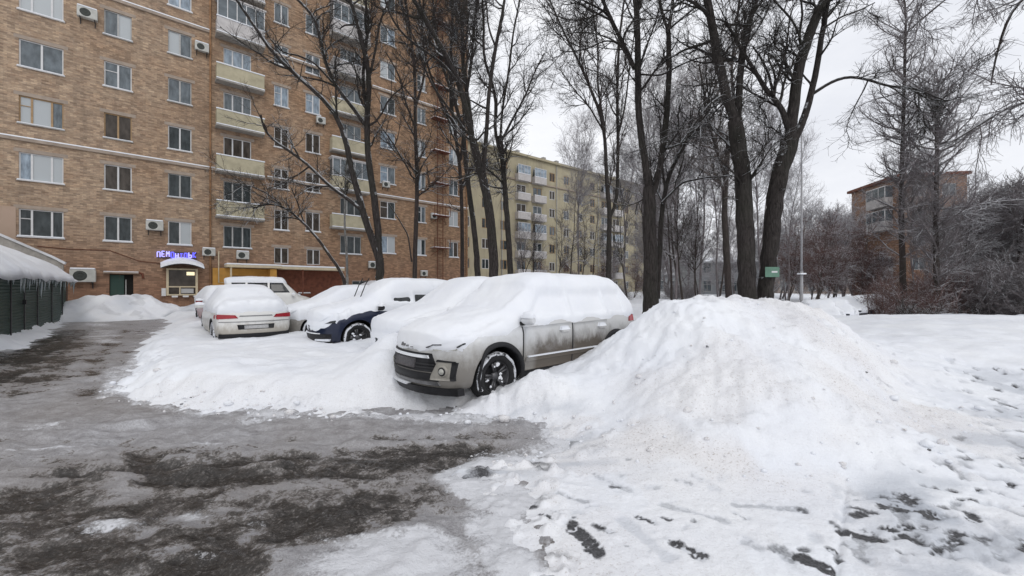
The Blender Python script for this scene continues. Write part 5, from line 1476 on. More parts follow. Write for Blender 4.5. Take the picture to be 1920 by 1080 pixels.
# ---- far brick block -------------------------------------------------------
ct = (48.0, 50.0); ra = math.radians(-9)
blk = empty('brick_block', (ct[0], ct[1], -.8), ra, 'five storey orange and brown brick block far right behind the alders', 'apartment building')
hl = []
Hb = 16.1
bh = [(x, x + 1.5, 1.6 + 3.0 * k, 3.1 + 3.0 * k) for x in (1.2, 4.4) for k in range(5)]
wall_with_holes('wall', 0, 7.0, -1, Hb, bh, M['brick_far'], blk, depth=9)
for (a, b, c, d) in bh:
    f = MB(); f.box(a, b, .05, .1, c, c + .08); f.box(a, b, .05, .1, d - .08, d); f.box(a, a + .08, .05, .1, c, d); f.box(b - .08, b, .05, .1, c, d); f.box((a + b) / 2 - .04, (a + b) / 2 + .04, .05, .11, c, d)
    w = f.build('window', M['white_plastic'], blk); MB().quad((a, .08, c), (b, .08, c), (b, .08, d), (a, .08, d)).build('pane', M['glass_mid'], w)
e_ = MB(); e_.box(-.06, -.003, 0.02, 8.98, -1, Hb); e_.build('end_wall', M['ochre_paint' if False else 'brick_end'] if 'brick_end' in M else M['brick_far'], blk)
MB().box(-.5, 7.3, -.3, 9.3, Hb + .002, Hb + .35).build('roof', M['rust_pipe'], blk)
for k in (4, 3, 1):
    z = .5 + 3.0 * k + .25
    b = MB(); b.box(-1.0, -.062, 1.2, 4.6, z, z + .12); b.box(-1.0, -.94, 1.2, 4.6, z + .12, z + 1.15); b.box(-.94, -.062, 1.2, 1.26, z + .12, z + 1.15); b.box(-.94, -.062, 4.54, 4.6, z + .12, z + 1.15)
    o = b.build('balcony', M['balcony_white'], blk)
    g = MB()
    for q in range(4): g.box(-.99, -.93, 1.2 + q * 1.11, 1.28 + q * 1.11, z + 1.15, z + 2.5)
    g.box(-1.0, -.062, 1.15, 4.65, z + 2.5, z + 2.62); g.build('glazing_frame', M['white_plastic'], o)
    MB().quad((-.96, 1.25, z + 1.15), (-.96, 4.6, z + 1.15), (-.96, 4.6, z + 2.5), (-.96, 1.25, z + 2.5)).build('pane', M['glass_mid'], o)
    MB().quad((-.9, 1.23, z + 1.15), (-.1, 1.23, z + 1.15), (-.1, 1.23, z + 2.5), (-.9, 1.23, z + 2.5)).build('pane', M['glass_mid'], o)

# pale far slab blocks with haze put into the brick colour
hz = empty('brick_block', (at(1500, 120), 120, 0), 0, 'hazy reddish apartment block far off behind the reddish trees', 'apartment building')
MB().box(0, 22, 0, 10, -1, 17).build('wall', M['brick_far'], hz); wm = MB()
for i in range(7):
    for k in range(5): wm.box(1 + i * 3, 2.6 + i * 3, -.04, -.003, 1.6 + k * 3.1, 3.1 + k * 3.1)
wm.build('windows', M['glass_mid'], hz); MB().box(-.3, 22.3, -.4, 10.4, 17.002, 17.4).build('roof', M['snow'], hz)

# ---- lamp post, green notice, litter bits ----------------------------------
lp = empty('steel_pole', (at(1503, 23), 23, -.85), 0, 'grey stepped steel pole standing between the trees on the right', 'pole')
MB().tube([(0, 0, 0), (0, 0, 3.4)], [.085, .075], 12).build('base', M['pole_grey'], lp)
MB().tube([(0, 0, 3.38), (0, 0, 8.9)], [.055, .05], 10).build('pole', M['pole_grey'], lp)
MB().tube([(0, 0, 8.85), (0, 0, 11.4)], [.04, .03], 8).build('mast', M['pole_grey'], lp)
MB().box(-.16, .16, -.16, .16, 3.2, 3.28).build('collar', M['snow'], lp)
Yn = 12.02; nt = MB(); nt.box(-.21, .21, -.004, .004, -.15, .15)
ns = empty('notice', ((1448 - 960) / F * Yn, Yn, CH + (540 - 510) / F * Yn), 0, 'small green notice fixed to the thick leaning trunk', 'sign')
nt.build('panel', M['green_sheet'], ns); MB().box(-.02, .15, -.008, -.005, -.02, .03).build('lettering', M['white_plastic'], ns)
# ------------------------------------------------------------------ cars
class Car:
    """lofted car body; local x forward, y left, z up"""
    def __init__(s, P):
        s.P = P; s.L = P['L'] / 2
        xs = np.linspace(-s.L, s.L, 161); s.xs = xs
        s.kx = P.get('kx', 1.0)
        def tab(k):
            t = np.array(P[k], float); t[:, 0] *= s.kx; y = np.interp(xs, t[:, 0], t[:, 1])
            for _ in range(P.get('blur', 3)):
                q = y.copy(); q[1:-1] = (y[:-2] + 2 * y[1:-1] + y[2:]) / 4; y = q
            return y
        s.t = {k: tab(k) for k in ('zt', 'wr', 'zb', 'wb', 'wm', 'z0')}
    def g(s, k, x): return np.interp(x, s.xs, s.t[k])
    def E(s, y, z, sgn):
        P = s.P; W = P['W'] / 2
        cur = P['cf'] if sgn > 0 else P['cr']; kz = P['kf'] if sgn > 0 else P['kr']
        return cur * (np.abs(y) / W) ** 2.4 + np.interp(z, kz[0], kz[1])
    def ctrl(s, x):
        zt, wr_, zb, wb, wm, z0 = (s.g(k, x) for k in ('zt', 'wr', 'zb', 'wb', 'wm', 'z0'))
        mid = (zb + z0) * .5 + .04
        return np.array([(0, zt), (wr_ * .5, zt - .012), (wr_ * .88, zt - .035), (wr_, zt - .085), ((wr_ + wb) / 2 + .012, (zt - .085 + zb) / 2), (wb, zb), ((wb + wm) / 2 + .012, zb - .07), (wm, mid + .08), (wm, mid - .12), (wm - .025, z0 + .10), (wm - .10, z0), (0, z0)])
    def half(s, x, n=40):
        c = s.ctrl(x)
        # monotone resample of the control polygon with light smoothing
        d = np.concatenate([[0], np.cumsum(np.hypot(*np.diff(c, axis=0).T))])
        q = np.linspace(0, d[-1], 160); y = np.interp(q, d, c[:, 0]); z = np.interp(q, d, c[:, 1])
        for _ in range(14):
            y[1:-1] = (y[:-2] + 2 * y[1:-1] + y[2:]) / 4; z[1:-1] = (z[:-2] + 2 * z[1:-1] + z[2:]) / 4
        i = np.linspace(0, 159, n).astype(int)
        return y[i], z[i]
    def warp(s, x, y, z):
        L = s.L; r = s.P.get('ramp', .9)
        wf = sstep(L - r, L, x); wr_ = sstep(-L + r, -L, x)
        return x - wf * s.E(y, z, 1) + wr_ * s.E(y, z, -1)
    def side_y(s, x, z):
        y, zz = s.half(x, 60); k = len(y); o = np.argsort(zz[:52]); 
        return float(np.interp(z, zz[:52][o], y[:52][o]))
    def rings(s, nx=90, n=40):
        L = s.L; e = .10
        a = np.concatenate([-L + e * (1 - np.cos(np.linspace(0, np.pi / 2, 7)[:-1])) , np.linspace(-L + e, L - e, nx), L - e + e * np.sin(np.linspace(0, np.pi / 2, 7)[1:])])
        out = []
        for x in a:
            y, z = s.half(x, n)
            q = max(0, (abs(x) - (L - e)) / e); f = 1 - .085 * (1 - math.sqrt(max(0, 1 - q * q)))
            zc = .62; y = y * f; z = zc + (z - zc) * (1 - .07 * (1 - math.sqrt(max(0, 1 - q * q))))
            Y = np.concatenate([y, -y[-2:0:-1]]); Z = np.concatenate([z, z[-2:0:-1]]); X = s.warp(np.full_like(Y, x), Y, Z)
            out.append(np.stack([X, Y, Z], -1))
        return np.array(out)
    def body(s, name, mat, parent, wheels, wr_, arch_mat='black_plastic'):
        R = s.rings(); nr, m, _ = R.shape
        V = list(R.reshape(-1, 3)); Fc = []
        for i in range(nr - 1):
            for j in range(m):
                j2 = (j + 1) % m; Fc.append((i * m + j, i * m + j2, (i + 1) * m + j2, (i + 1) * m + j))
        for end, sgn in ((0, -1), (nr - 1, 1)):
            prev = [end * m + j for j in range(m)]; ring = R[end]; zc = .62
            for q in (.85, .65, .4, .15):
                cur = []
                for j in range(m):
                    y = ring[j, 1] * q; z = zc + (ring[j, 2] - zc) * q
                    x = sgn * (s.L - float(s.E(y, z, sgn))); cur.append(len(V)); V.append(np.array([x, y, z]))
                for j in range(m):
                    j2 = (j + 1) % m; f = (prev[j], prev[j2], cur[j2], cur[j]); Fc.append(f if sgn > 0 else f[::-1])
                prev = cur
            c = len(V); V.append(np.array([sgn * (s.L - float(s.E(0, zc, sgn))), 0, zc]))
            for j in range(m):
                j2 = (j + 1) % m; f = (prev[j], prev[j2], c); Fc.append(f if sgn > 0 else f[::-1])
        me = bpy.data.meshes.new(name); me.from_pydata([tuple(map(float, v)) for v in V], [], Fc)
        me.materials.append(M[mat]); me.materials.append(M[arch_mat]); me.update()
        import bmesh
        bm = bmesh.new(); bm.from_mesh(me); bmesh.ops.recalc_face_normals(bm, faces=bm.faces); bm.to_mesh(me); bm.free()
        ob = bpy.data.objects.new(name, me); COL.objects.link(ob)
        # wheel wells
        cut = MB()
        for (wx, wz, rad) in wheels:
            for sy in (1, -1):
                y0, y1 = (.48, 1.3) if sy > 0 else (-1.3, -.48)
                poly = [(wx + rad * math.cos(a), wz + rad * math.sin(a)) for a in np.linspace(0, 2 * math.pi, 41)[:-1]]
                cut.prism(poly, 1, y0, y1, 0)
        co = cut.build('cut', M[arch_mat]); 
        bm = bmesh.new(); bm.from_mesh(co.data); bmesh.ops.recalc_face_normals(bm, faces=bm.faces); bm.to_mesh(co.data); bm.free()
        md = ob.modifiers.new('b', 'BOOLEAN'); md.operation = 'DIFFERENCE'; md.object = co; md.solver = 'EXACT'; md.material_mode = 'TRANSFER'
        dg = bpy.context.evaluated_depsgraph_get(); dg.update()
        me2 = bpy.data.meshes.new_from_object(ob.evaluated_get(dg))
        ob.modifiers.clear(); ob.data = me2; bpy.data.objects.remove(co)
        for p in me2.polygons: p.use_smooth = True
        mb_ = [mm.name for mm in me2.materials]
        try:
            me2.set_sharp_from_angle(angle=math.radians(38))
        except Exception: pass
        ob.parent = parent
        return ob
    def patch(s, end, corners, off=.008, n=8, skirt=.03):
        """slab lying on the front (+1) or rear (-1) end; corners (y,z) x4 in order"""
        c = np.array(corners, float); g = MB(); 
        def P(u, v, o):
            p = (c[0] * (1 - u) + c[1] * u) * (1 - v) + (c[3] * (1 - u) + c[2] * u) * v
            y, z = p; x = s.L - float(s.E(y, z, end)) + o; return (end * x, y, z)
        b = 0; 
        for i in range(n + 1):
            for j in range(n + 1): g.v.append(P(i / n, j / n, off))
        for i in range(n):
            for j in range(n): g.face([i * (n + 1) + j, (i + 1) * (n + 1) + j, (i + 1) * (n + 1) + j + 1, i * (n + 1) + j + 1], 0, True)
        edge = [(i, 0) for i in range(n)] + [(n, j) for j in range(n)] + [(i, n) for i in range(n, 0, -1)] + [(0, j) for j in range(n, 0, -1)]
        b = len(g.v)
        for (i, j) in edge: g.v.append(P(i / n, j / n, off - skirt))
        for k in range(len(edge)):
            k2 = (k + 1) % len(edge); g.face([edge[k][0] * (n + 1) + edge[k][1], edge[k2][0] * (n + 1) + edge[k2][1], b + k2, b + k])
        return g
    def side_patch(s, corners, off=.006, n=10, side=1, m=6, thick=.02):
        """slab on the side; corners (x,z) x4"""
        c = np.array(corners, float); c[:, 0] *= s.kx; g = MB()
        def P(u, v, o):
            p = (c[0] * (1 - u) + c[1] * u) * (1 - v) + (c[3] * (1 - u) + c[2] * u) * v
            y = s.side_y(p[0], p[1]) + o; x = float(s.warp(np.array(p[0]), np.array(y), np.array(p[1]))); return (x, side * y, p[1])
        for i in range(n + 1):
            for j in range(m + 1): g.v.append(P(i / n, j / m, off))
        for i in range(n):
            for j in range(m): g.face([i * (m + 1) + j, (i + 1) * (m + 1) + j, (i + 1) * (m + 1) + j + 1, i * (m + 1) + j + 1], 0, True)
        edge = [(i, 0) for i in range(n)] + [(n, j) for j in range(m)] + [(i, m) for i in range(n, 0, -1)] + [(0, j) for j in range(m, 0, -1)]
        b = len(g.v)
        for (i, j) in edge: g.v.append(P(i / n, j / m, off - thick))
        for k in range(len(edge)):
            k2 = (k + 1) % len(edge); g.face([edge[k][0] * (m + 1) + edge[k][1], edge[k2][0] * (m + 1) + edge[k2][1], b + k2, b + k])
        return g
    def snow(s, parent, tfun, seed=0, nx=200, n=110, inflate=1.0, mat='snow_car', name='snow_cover'):
        """snow shell: tfun(x,y,z,nz)->thickness, negative where bare"""
        L = s.L; e = .06
        a = np.concatenate([-L + e * (1 - np.cos(np.linspace(0, np.pi / 2, 7)[:-1])), np.linspace(-L + e, L - e, nx), L - e + e * np.sin(np.linspace(0, np.pi / 2, 7)[1:])])
        rows = []
        for x in a:
            y, z = s.half(x, n); k = int(n * .86); y = y[:k]; z = z[:k]
            Y = np.concatenate([-y[:0:-1], y]); Z = np.concatenate([z[:0:-1], z]); rows.append(np.stack([s.warp(np.full_like(Y, x), Y, Z), Y, Z], -1))
        R = np.array(rows)
        for end, sgn in ((0, -1), (-1, 1)):
            ring = R[end]; caps = []
            for q in np.linspace(.94, .06, 16):
                y = ring[:, 1] * q; zc = .62; z = zc + (ring[:, 2] - zc) * q; caps.append(np.stack([sgn * (s.L - s.E(y, z, sgn)), y, z], -1))
            caps = np.array(caps); R = np.concatenate([R, caps]) if sgn > 0 else np.concatenate([caps[::-1], R])
        du = np.gradient(R, axis=0); dv = np.gradient(R, axis=1); N = norm(np.cross(du, dv)); 
        c = R - np.array([0, 0, .7]); flip = np.sign((N * c).sum(-1, keepdims=True)); N = N * np.where(flip == 0, 1, flip)
        # smooth normals so the drift is soft
        for _ in range(6):
            N[1:-1] = (N[:-2] + 2 * N[1:-1] + N[2:]) / 4; N[:, 1:-1] = (N[:, :-2] + 2 * N[:, 1:-1] + N[:, 2:]) / 4
        N = norm(N)
        T = tfun(R[..., 0], R[..., 1], R[..., 2], N[..., 2])
        for _ in range(2):
            T[1:-1] = (T[:-2] + 2 * T[1:-1] + T[2:]) / 4; T[:, 1:-1] = (T[:, :-2] + 2 * T[:, 1:-1] + T[:, 2:]) / 4
        T = T + (fbm(R[..., 0] * 2.5 + seed, R[..., 1] * 2.5 + R[..., 2] * 1.7, seed, 4) - .5) * .05 * sstep(.0, .1, T)
        D = norm(N + np.array([0, 0, 1.0]) * np.clip(N[..., 2:3], 0, 1) * 1.2)
        V = R + D * T[..., None]; keep = T > -.004
        r, c_ = T.shape; idx = np.arange(r * c_).reshape(r, c_)
        Q = np.stack([idx[:-1, :-1], idx[:-1, 1:], idx[1:, 1:], idx[1:, :-1]], -1).reshape(-1, 4)
        kq = keep.reshape(-1)[Q].any(1); Q = Q[kq]; used = np.unique(Q); rm = np.full(r * c_, -1); rm[used] = np.arange(len(used))
        return mesh_np(name, V.reshape(-1, 3)[used], rm[Q], 4, M[mat], parent)

def wheel(parent, x, z, side, y, r=.34, w=.22, snowy=1.0, spokes=5, seed=0):
    o = MB(); s = side
    prof = [(r * .60, -.04), (r * .64, .005), (r * .80, .022), (r * .93, .010), (r * .985, -.03), (r, -.08), (r, -w + .04), (r * .95, -w)]
    o.lathe([(a, b * s) for a, b in prof], 1, 40)
    wh = o.build('wheel', M['rubber'], parent); wh.location = (x, s * y, z)
    rim = MB(); rim.lathe([(r * .615, -.005 * s), (r * .58, -.02 * s), (r * .56, -.09 * s), (0, -.12 * s)], 1, 32, 0)
    for k in range(spokes):
        for dd in (-.13, .13):
            a = 2 * math.pi * (k + .1) / spokes + 1.2; a1 = a + dd
            c0 = Vector((math.cos(a1 + dd * .9) * r * .16, -.045 * s, math.sin(a1 + dd * .9) * r * .16)); c1 = Vector((math.cos(a1) * r * .58, -.022 * s, math.sin(a1) * r * .58))
            rim.tube([c0, c1], [.017, .021], 6)
    rim.lathe([(0, -.025 * s), (r * .17, -.030 * s), (r * .20, -.06 * s)], 1, 16)
    rim.build('rim', M['dark_rim'], wh)
    if snowy:
        sn = MB(); n = 46
        # snow caked on the sidewall, thick at the top
        for k in range(n):
            a0 = math.radians(-28 + 236 * k / n); a1 = math.radians(-28 + 236 * (k + 1) / n)
            def rr_(a): return (r * (.83 - .02 * math.sin(a * 9)), r * (.975 + .012 * math.sin(a * 13)))
            (i0, o0), (i1, o1) = rr_(a0), rr_(a1); b = len(sn.v); th = .018 * snowy
            for (aa, ra, rb) in ((a0, i0, o0), (a1, i1, o1)):
                for rad, h in ((ra, .012), (ra + .012, .018 + th * .6), ((ra + rb) / 2, .018 + th), (rb - .01, .012 + th * .5), (rb, -.015)):
                    sn.v.append((math.cos(aa) * rad, h * s, math.sin(aa) * rad))
            for q in range(4): sn.face([b + q, b + 5 + q, b + 6 + q, b + 1 + q], 0, True)
        sn.build('tyre_snow', M['snow_tyre'], wh)
        rgx = random.Random(seed)
        for k in range(9):
            sn = MB(); a = rgx.uniform(0, 6.28); rad = rgx.uniform(.22, .52) * r; q = rgx.uniform(.02, .045)
            c = (math.cos(a) * rad, -.03 * s, math.sin(a) * rad)
            for u in range(7): sn.v.append((c[0] + q * math.cos(u * .9) * rgx.uniform(.6, 1.2), c[1] + s * .004, c[2] + q * .8 * math.sin(u * .9) * rgx.uniform(.6, 1.2)))
            sn.v.append((c[0], c[1] + s * .022, c[2]))
            for u in range(7): sn.face([u, (u + 1) % 7, 7], 0, True)
            sn.build('rim_snow', M['snow_car'], wh)
    return wh
simple('dark_rim', (.10, .10, .105), .35, .3, 14, metal=.6)

def mirror(parent, car, x, z, side, mat, snow=True):
    y = car.side_y(x, z - .05)
    m = MB(); s = side
    # shell: rounded housing
    pts = []
    rings_ = [(.0, .55), (.06, .9), (.13, 1.0), (.20, .9), (.235, .55)]
    b = len(m.v)
    for (dy, sc) in rings_:
        for k in range(12):
            a = 2 * math.pi * k / 12; m.v.append((x + .02 + .065 * sc * math.cos(a), s * (y + .03 + dy), z + .075 * sc * math.sin(a) + .01))
    for i in range(len(rings_) - 1):
        for k in range(12):
            k2 = (k + 1) % 12; m.face([b + i * 12 + k, b + i * 12 + k2, b + (i + 1) * 12 + k2, b + (i + 1) * 12 + k], 0, True)
    m.face([b + k for k in range(12)]); m.face([b + 48 + k for k in range(12)])
    mo = m.build('mirror', M[mat], parent)
    MB().box(x - .01, x + .05, min(s * (y - .03), s * (y + .06)), max(s * (y - .03), s * (y + .06)), z - .07, z - .02).build('mirror_arm', M['black_plastic'], mo)
    if snow:
        c = MB(); b = 0
        for (dy, sc) in rings_:
            for k in range(9):
                a = math.pi * k / 8; c.v.append((x + .02 + .075 * sc * math.cos(a), s * (y + .03 + dy), z + .040 + (.095 * sc * math.sin(a))))
        for i in range(len(rings_) - 1):
            for k in range(8): c.face([i * 9 + k, i * 9 + k + 1, (i + 1) * 9 + k + 1, (i + 1) * 9 + k], 0, True)
        c.face(list(range(9))); c.face([36 + k for k in range(9)])
        c.build('mirror_snow', M['snow_car'], mo)
    return mo

HEAD = math.atan2(-D1[1], -D1[0])       # nose towards the lane
def place(front_wheel_world, car_x, car_y, head):
    """origin so that the local point (car_x, car_y) lies at the world point"""
    c, s = math.cos(head), math.sin(head)
    return (front_wheel_world[0] - (car_x * c - car_y * s), front_wheel_world[1] - (car_x * s + car_y * c), 0)

# ---- silver crossover ------------------------------------------------------
SUV = dict(L=4.18, W=1.78, cf=.38, cr=.16, ramp=.8, blur=4,
    kf=([.15, .30, .42, .62, .78, .92, 1.05, 1.2], [.10, .03, 0, .02, .05, .13, .24, .4]), kr=([.2, .35, .6, .9, 1.1, 1.5, 1.7], [.05, 0, .01, .05, .09, .30, .45]),
    zt=[(-2.09, 1.50), (-1.85, 1.58), (-1.2, 1.63), (0, 1.64), (.35, 1.60), (1.05, 1.10), (1.3, 1.04), (1.85, .98), (2.09, .89)],
    wr=[(-2.09, .55), (-1.6, .60), (0, .62), (.35, .62), (1.0, .66), (1.4, .68), (2.09, .62)],
    zb=[(-2.09, 1.05), (0, 1.03), (.9, .99), (1.3, .96), (2.09, .86)], wb=[(-2.09, .80), (-1.2, .85), (.9, .85), (2.09, .80)],
    wm=[(-2.09, .83), (-1.2, .885), (1.2, .885), (2.09, .85)], z0=[(-2.09, .30), (-1.6, .24), (1.6, .24), (2.09, .22)])
def silver_car():
    loc = place((-.22, 5.5), 1.33, .80, HEAD)
    root = empty('parked_car', (loc[0], loc[1], .04), HEAD, 'silver crossover half buried by the big snow pile, mud along its doors', 'car')
    c = Car(dict(SUV, L=4.18 * 1.085, kx=1.085)); wz = .34
    c.body('body', 'paint_silver', root, [(1.33, wz + .01, .405), (-1.36, wz + .01, .405)], .4)
    for i, (wx, sd) in enumerate([(1.33, 1), (1.33, -1), (-1.36, 1), (-1.36, -1)]): wheel(root, wx, wz, sd, .83, .345, .22, 1.0 if sd > 0 else 0, seed=i)
    # wheel arch trims and sill
    for wx in (1.33, -1.36):
        a = MB(); n = 36
        for k in range(n + 1):
            an = math.radians(-22 + 224 * k / n)
            for rr_, oo in ((.400, .0), (.404, .030), (.455, .030), (.468, .004)):
                X = wx + rr_ * math.cos(an); Z = max(wz + .01 + rr_ * math.sin(an), .20); Yb = max(c.side_y(X, max(Z, .36)), .84); a.v.append((float(c.warp(np.array(X), np.array(Yb), np.array(Z))), Yb + oo, Z))
        for k in range(n):
            for q in range(3): a.face([k * 4 + q, k * 4 + q + 1, (k + 1) * 4 + q + 1, (k + 1) * 4 + q], 0, True)
        a.build('wheel_arch', M['black_plastic'], root)
    s = c.side_patch([(-.80, .24), (.84, .24), (.84, .36), (-.80, .36)], .022, 16, m=3, thick=.05); s.build('sill', M['black_plastic'], root)
    s = c.side_patch([(-.74, .50), (.80, .50), (.78, .56), (-.74, .56)], .022, 16, m=3, thick=.03); s.build('side_moulding', M['paint_silver'], root)
    MB_ = c.side_patch([(-.72, .556), (.76, .556), (.76, .575), (-.72, .575)], .034, 16, m=2, thick=.03); MB_.build('moulding_snow', M['snow_car'], root)
    # door: shut lines as thin dark insets around the door parts
    for nm, x0, x1 in (('door', -.14, .83), ('door', -1.02, -.155)):
        dpp = c.side_patch([(x0, .37), (x1, .37), (x1 - .02, .985), (x0, 1.0)], .006, 14, m=10, thick=.02); d_ = dpp.build(nm, M['paint_silver'], root)
        h = c.side_patch([(x0 + .07, .865), (x0 + .25, .865), (x0 + .25, .90), (x0 + .07, .90)], .035, 5, m=3, thick=.035); h.build('handle', M['paint_silver'], d_)
        h = c.side_patch([(x0 + .06, .895), (x0 + .27, .895), (x0 + .24, .955), (x0 + .10, .955)], .036, 5, m=3, thick=.035); h.build('handle_snow', M['snow_car'], d_)
        ln = c.side_patch([(x1 + .0, .36), (x1 + .014, .36), (x1 - .005, .99), (x1 - .02, .99)], .0075, 2, m=12, thick=.02); ln.build('door_gap', M['black_plastic'], d_)
    # nose
    gr = c.patch(1, [(-.62, .47), (.62, .47), (.50, .70), (-.50, .70)], .010); g_ = gr.build('grille', M['black_plastic'], root)
    for z in (.515, .555): c.patch(1, [(-.56, z), (.56, z), (.55, z + .016), (-.55, z + .016)], .022, 10, .02).build('grille_bar', M['dark_metal'], g_)
    c.patch(1, [(-.48, .64), (.48, .64), (.46, .675), (-.46, .675)], .026, 10, .02).build('grille_snow', M['snow_car'], g_)
    c.patch(1, [(-.26, .505), (.26, .505), (.26, .625), (-.26, .625)], .032, 4, .03).build('number_plate', M['plate'], root)
    c.patch(1, [(-.60, .35), (.60, .35), (.64, .455), (-.64, .455)], .006).build('lower_grille', M['black_plastic'], root)
    c.patch(1, [(-.62, .30), (.62, .30), (.60, .345), (-.60, .345)], .020, 8, .04).build('skid_plate', M['chrome_dull'], root)
    lip = c.patch(1, [(-.80, .17), (.80, .17), (.82, .27), (-.82, .27)], .055, 12, .10); lip.build('bumper_lip', M['black_plastic'], root)
    c.patch(1, [(-.55, .262), (.10, .262), (.12, .285), (-.57, .285)], .075, 12, .09).build('lip_snow', M['snow_car'], root)
    for s_ in (1, -1):
        fr = c.patch(1, [(s_ * .50, .37), (s_ * .77, .37), (s_ * .79, .60), (s_ * .60, .62)] if s_ > 0 else [(s_ * .77, .37), (s_ * .50, .37), (s_ * .60, .62), (s_ * .79, .60)], .012, 8, .03)
        fo = fr.build('fog_surround', M['silver_trim'], root)
        c.patch(1, [(s_ * .745, .37), (s_ * .79, .37), (s_ * .81, .60), (s_ * .76, .60)] if s_ > 0 else [(s_ * .79, .37), (s_ * .745, .37), (s_ * .76, .60), (s_ * .81, .60)], .018, 6, .03).build('fog_vent', M['black_plastic'], fo)
        c.patch(1, [(s_ * .58, .605), (s_ * .79, .595), (s_ * .79, .612), (s_ * .59, .630)] if s_ > 0 else [(s_ * .79, .595), (s_ * .58, .605), (s_ * .59, .630), (s_ * .79, .612)], .018, 6, .03).build('trim_edge', M['black_plastic'], fo)
        yc, zc = s_ * .655, .485; xc = c.L - float(c.E(yc, zc, 1))
        def disc(rad, h, name, mt, parent):
            m_ = MB(); n = 20; ang = math.atan2(s_ * .30, 1); 
            nrm = Vector((math.cos(.42 * s_), math.sin(.42 * s_), 0)); u = Vector((-nrm.y, nrm.x, 0)); w = Vector((0, 0, 1)); C = Vector((xc, yc, zc))
            for rr2, hh in ((rad * .01, h), (rad * .8, h * .97), (rad, h * .5), (rad * 1.02, -.03)):
                for k in range(n):
                    a = 2 * math.pi * k / n; m_.v.append(tuple(C + nrm * hh + (u * math.cos(a) + w * math.sin(a)) * rr2))
            for i in range(3):
                for k in range(n): k2 = (k + 1) % n; m_.face([i * n + k, i * n + k2, (i + 1) * n + k2, (i + 1) * n + k], 0, True)
            return m_.build(name, M[mt], parent)
        rg_ = disc(.078, .020, 'fog_ring', 'silver_trim', fo); disc(.060, .030, 'fog_cup', 'black_plastic', fo); disc(.042, .042, 'fog_lamp', 'lens', fo)
        # headlamp: mostly under snow, dark slit at its upper edge
        hl = c.patch(1, [(s_ * .50, .735), (s_ * .78, .75), (s_ * .80, .82), (s_ * .54, .79)] if s_ > 0 else [(s_ * .78, .75), (s_ * .50, .735), (s_ * .54, .79), (s_ * .80, .82)], .006, 8, .03)
        hl.build('headlight', M['lens'], root)
    mirror(root, c, .86, 1.08, 1, 'paint_silver'); mirror(root, c, .86, 1.08, -1, 'paint_silver')
    tl = c.side_patch([(-2.02, .93), (-1.80, .93), (-1.86, 1.05), (-2.04, 1.05)], .012, 6, m=4); tl.build('tail_light', M['tail_light'], root)
    def tf(x, y, z, nz):
        x = x / 1.085
        nf = fbm(x * 3, y * 3 + z * 2, 5, 5, .65) - .5
        # lower limit of the snow along the side, over the nose, over the boot
        lim = np.interp(x, [-2.1, -1.0, -.1, .45, .85, 1.15, 1.45, 1.75, 2.0, 2.1], [1.04, 1.03, 1.04, 1.03, 1.01, .94, .88, .79, .71, .69])
        lim = lim + nf * .12 + .03 * np.sin(x * 9 + 1)
        side = np.clip((z - lim) / .14, -1, 1)
        t = (.022 + .125 * np.clip(nz, 0, 1) ** 1.4) * np.interp(x, [1.0, 1.7, 2.0, 2.09], [1, .85, .55, .45])
        t = t * np.where(side > 0, np.clip(side, 0, 1) ** .5, 0) + np.where(side <= 0, -.02, 0)
        # windscreen hollow and side windows: thinner
        t = np.where((np.abs(nz) < .5) & (z > 1.0) & (t > 0), t * .9 + .010, t)
        t = t + np.where((z > 1.45), .02, 0)
        win = (z > 1.10) & (z < 1.44) & (np.abs(y) > .45) & (((x > -.12) & (x < .66 - (z - 1.1) * .9)) | ((x > -1.0) & (x < -.20)) | ((x > -1.6) & (x < -1.08)))
        t = np.where(win, t * .18, t)
        ws = (np.abs(y) < .56) & (nz > .3) & (x > .50) & (x < .98)
        t = np.where(ws, t * .72, t)
        t = t + (t > 0) * (fbm(x * 7, y * 7 + z * 6, 15, 4, .6) - .5) * .022
        # hood: the thick rounded quilt, thinning to the nose
        return t
    c.snow(root, tf, 3)
    # cracks in the nose snow: dark slit lines over the lamps
    for (q, nm) in (([(.44, .77), (.50, .80), (.51, .812), (.43, .782)], 'lamp_slit'), ([(.50, .806), (.62, .812), (.62, .824), (.50, .818)], 'lamp_slit'), ([(.80, .785), (.85, .83), (.845, .845), (.79, .80)], 'lamp_slit')):
        c.patch(1, q, .040, 4, .03).build(nm, M['car_glass'], root)
    for i, y in enumerate((-.13, -.07, .02, .13)):
        c.patch(1, [(y, .755), (y + .03, .755), (y + .032, .80 - .012 * i), (y + .004, .80 - .012 * i)], .036, 2, .03).build('badge', M['chrome_dull'], root)
    return root, c
simple('chrome_dull', (.22, .22, .225), .4, .2, 12, metal=.4)
simple('silver_trim', (.33, .315, .28), .45, .2, 9, metal=.15)
silver_root, silver = silver_car()

def generic_tf(lims, top=.16, seed=0, win=None, thin=.02):
    def tf(x, y, z, nz):
        nf = fbm(x * 3 + seed, y * 3 + z * 2, 5 + seed, 5, .65) - .5
        lim = np.interp(x, lims[0], lims[1]) + nf * .20
        side = np.clip((z - lim) / .12, -1, 1)
        t = thin + top * np.clip(nz, 0, 1) ** 1.3
        t = t * np.where(side > 0, np.clip(side, 0, 1) ** .5, 0) + np.where(side <= 0, -.02, 0)
        t = t + (t > 0) * (fbm(x * 7 + seed, y * 7 + z * 6, 15 + seed, 4, .6) - .5) * .022
        if win is not None:
            for (x0, x1, z0, z1, sd) in win:
                inside = (x > x0) & (x < x1) & (z > z0 + .02 * np.sin(x * 7)) & (z < z1 - np.maximum(0, (x - x1 + .5)) * .0) & (y * sd > .5)
                t = np.where(inside, -.02, t)
        return t
    return tf

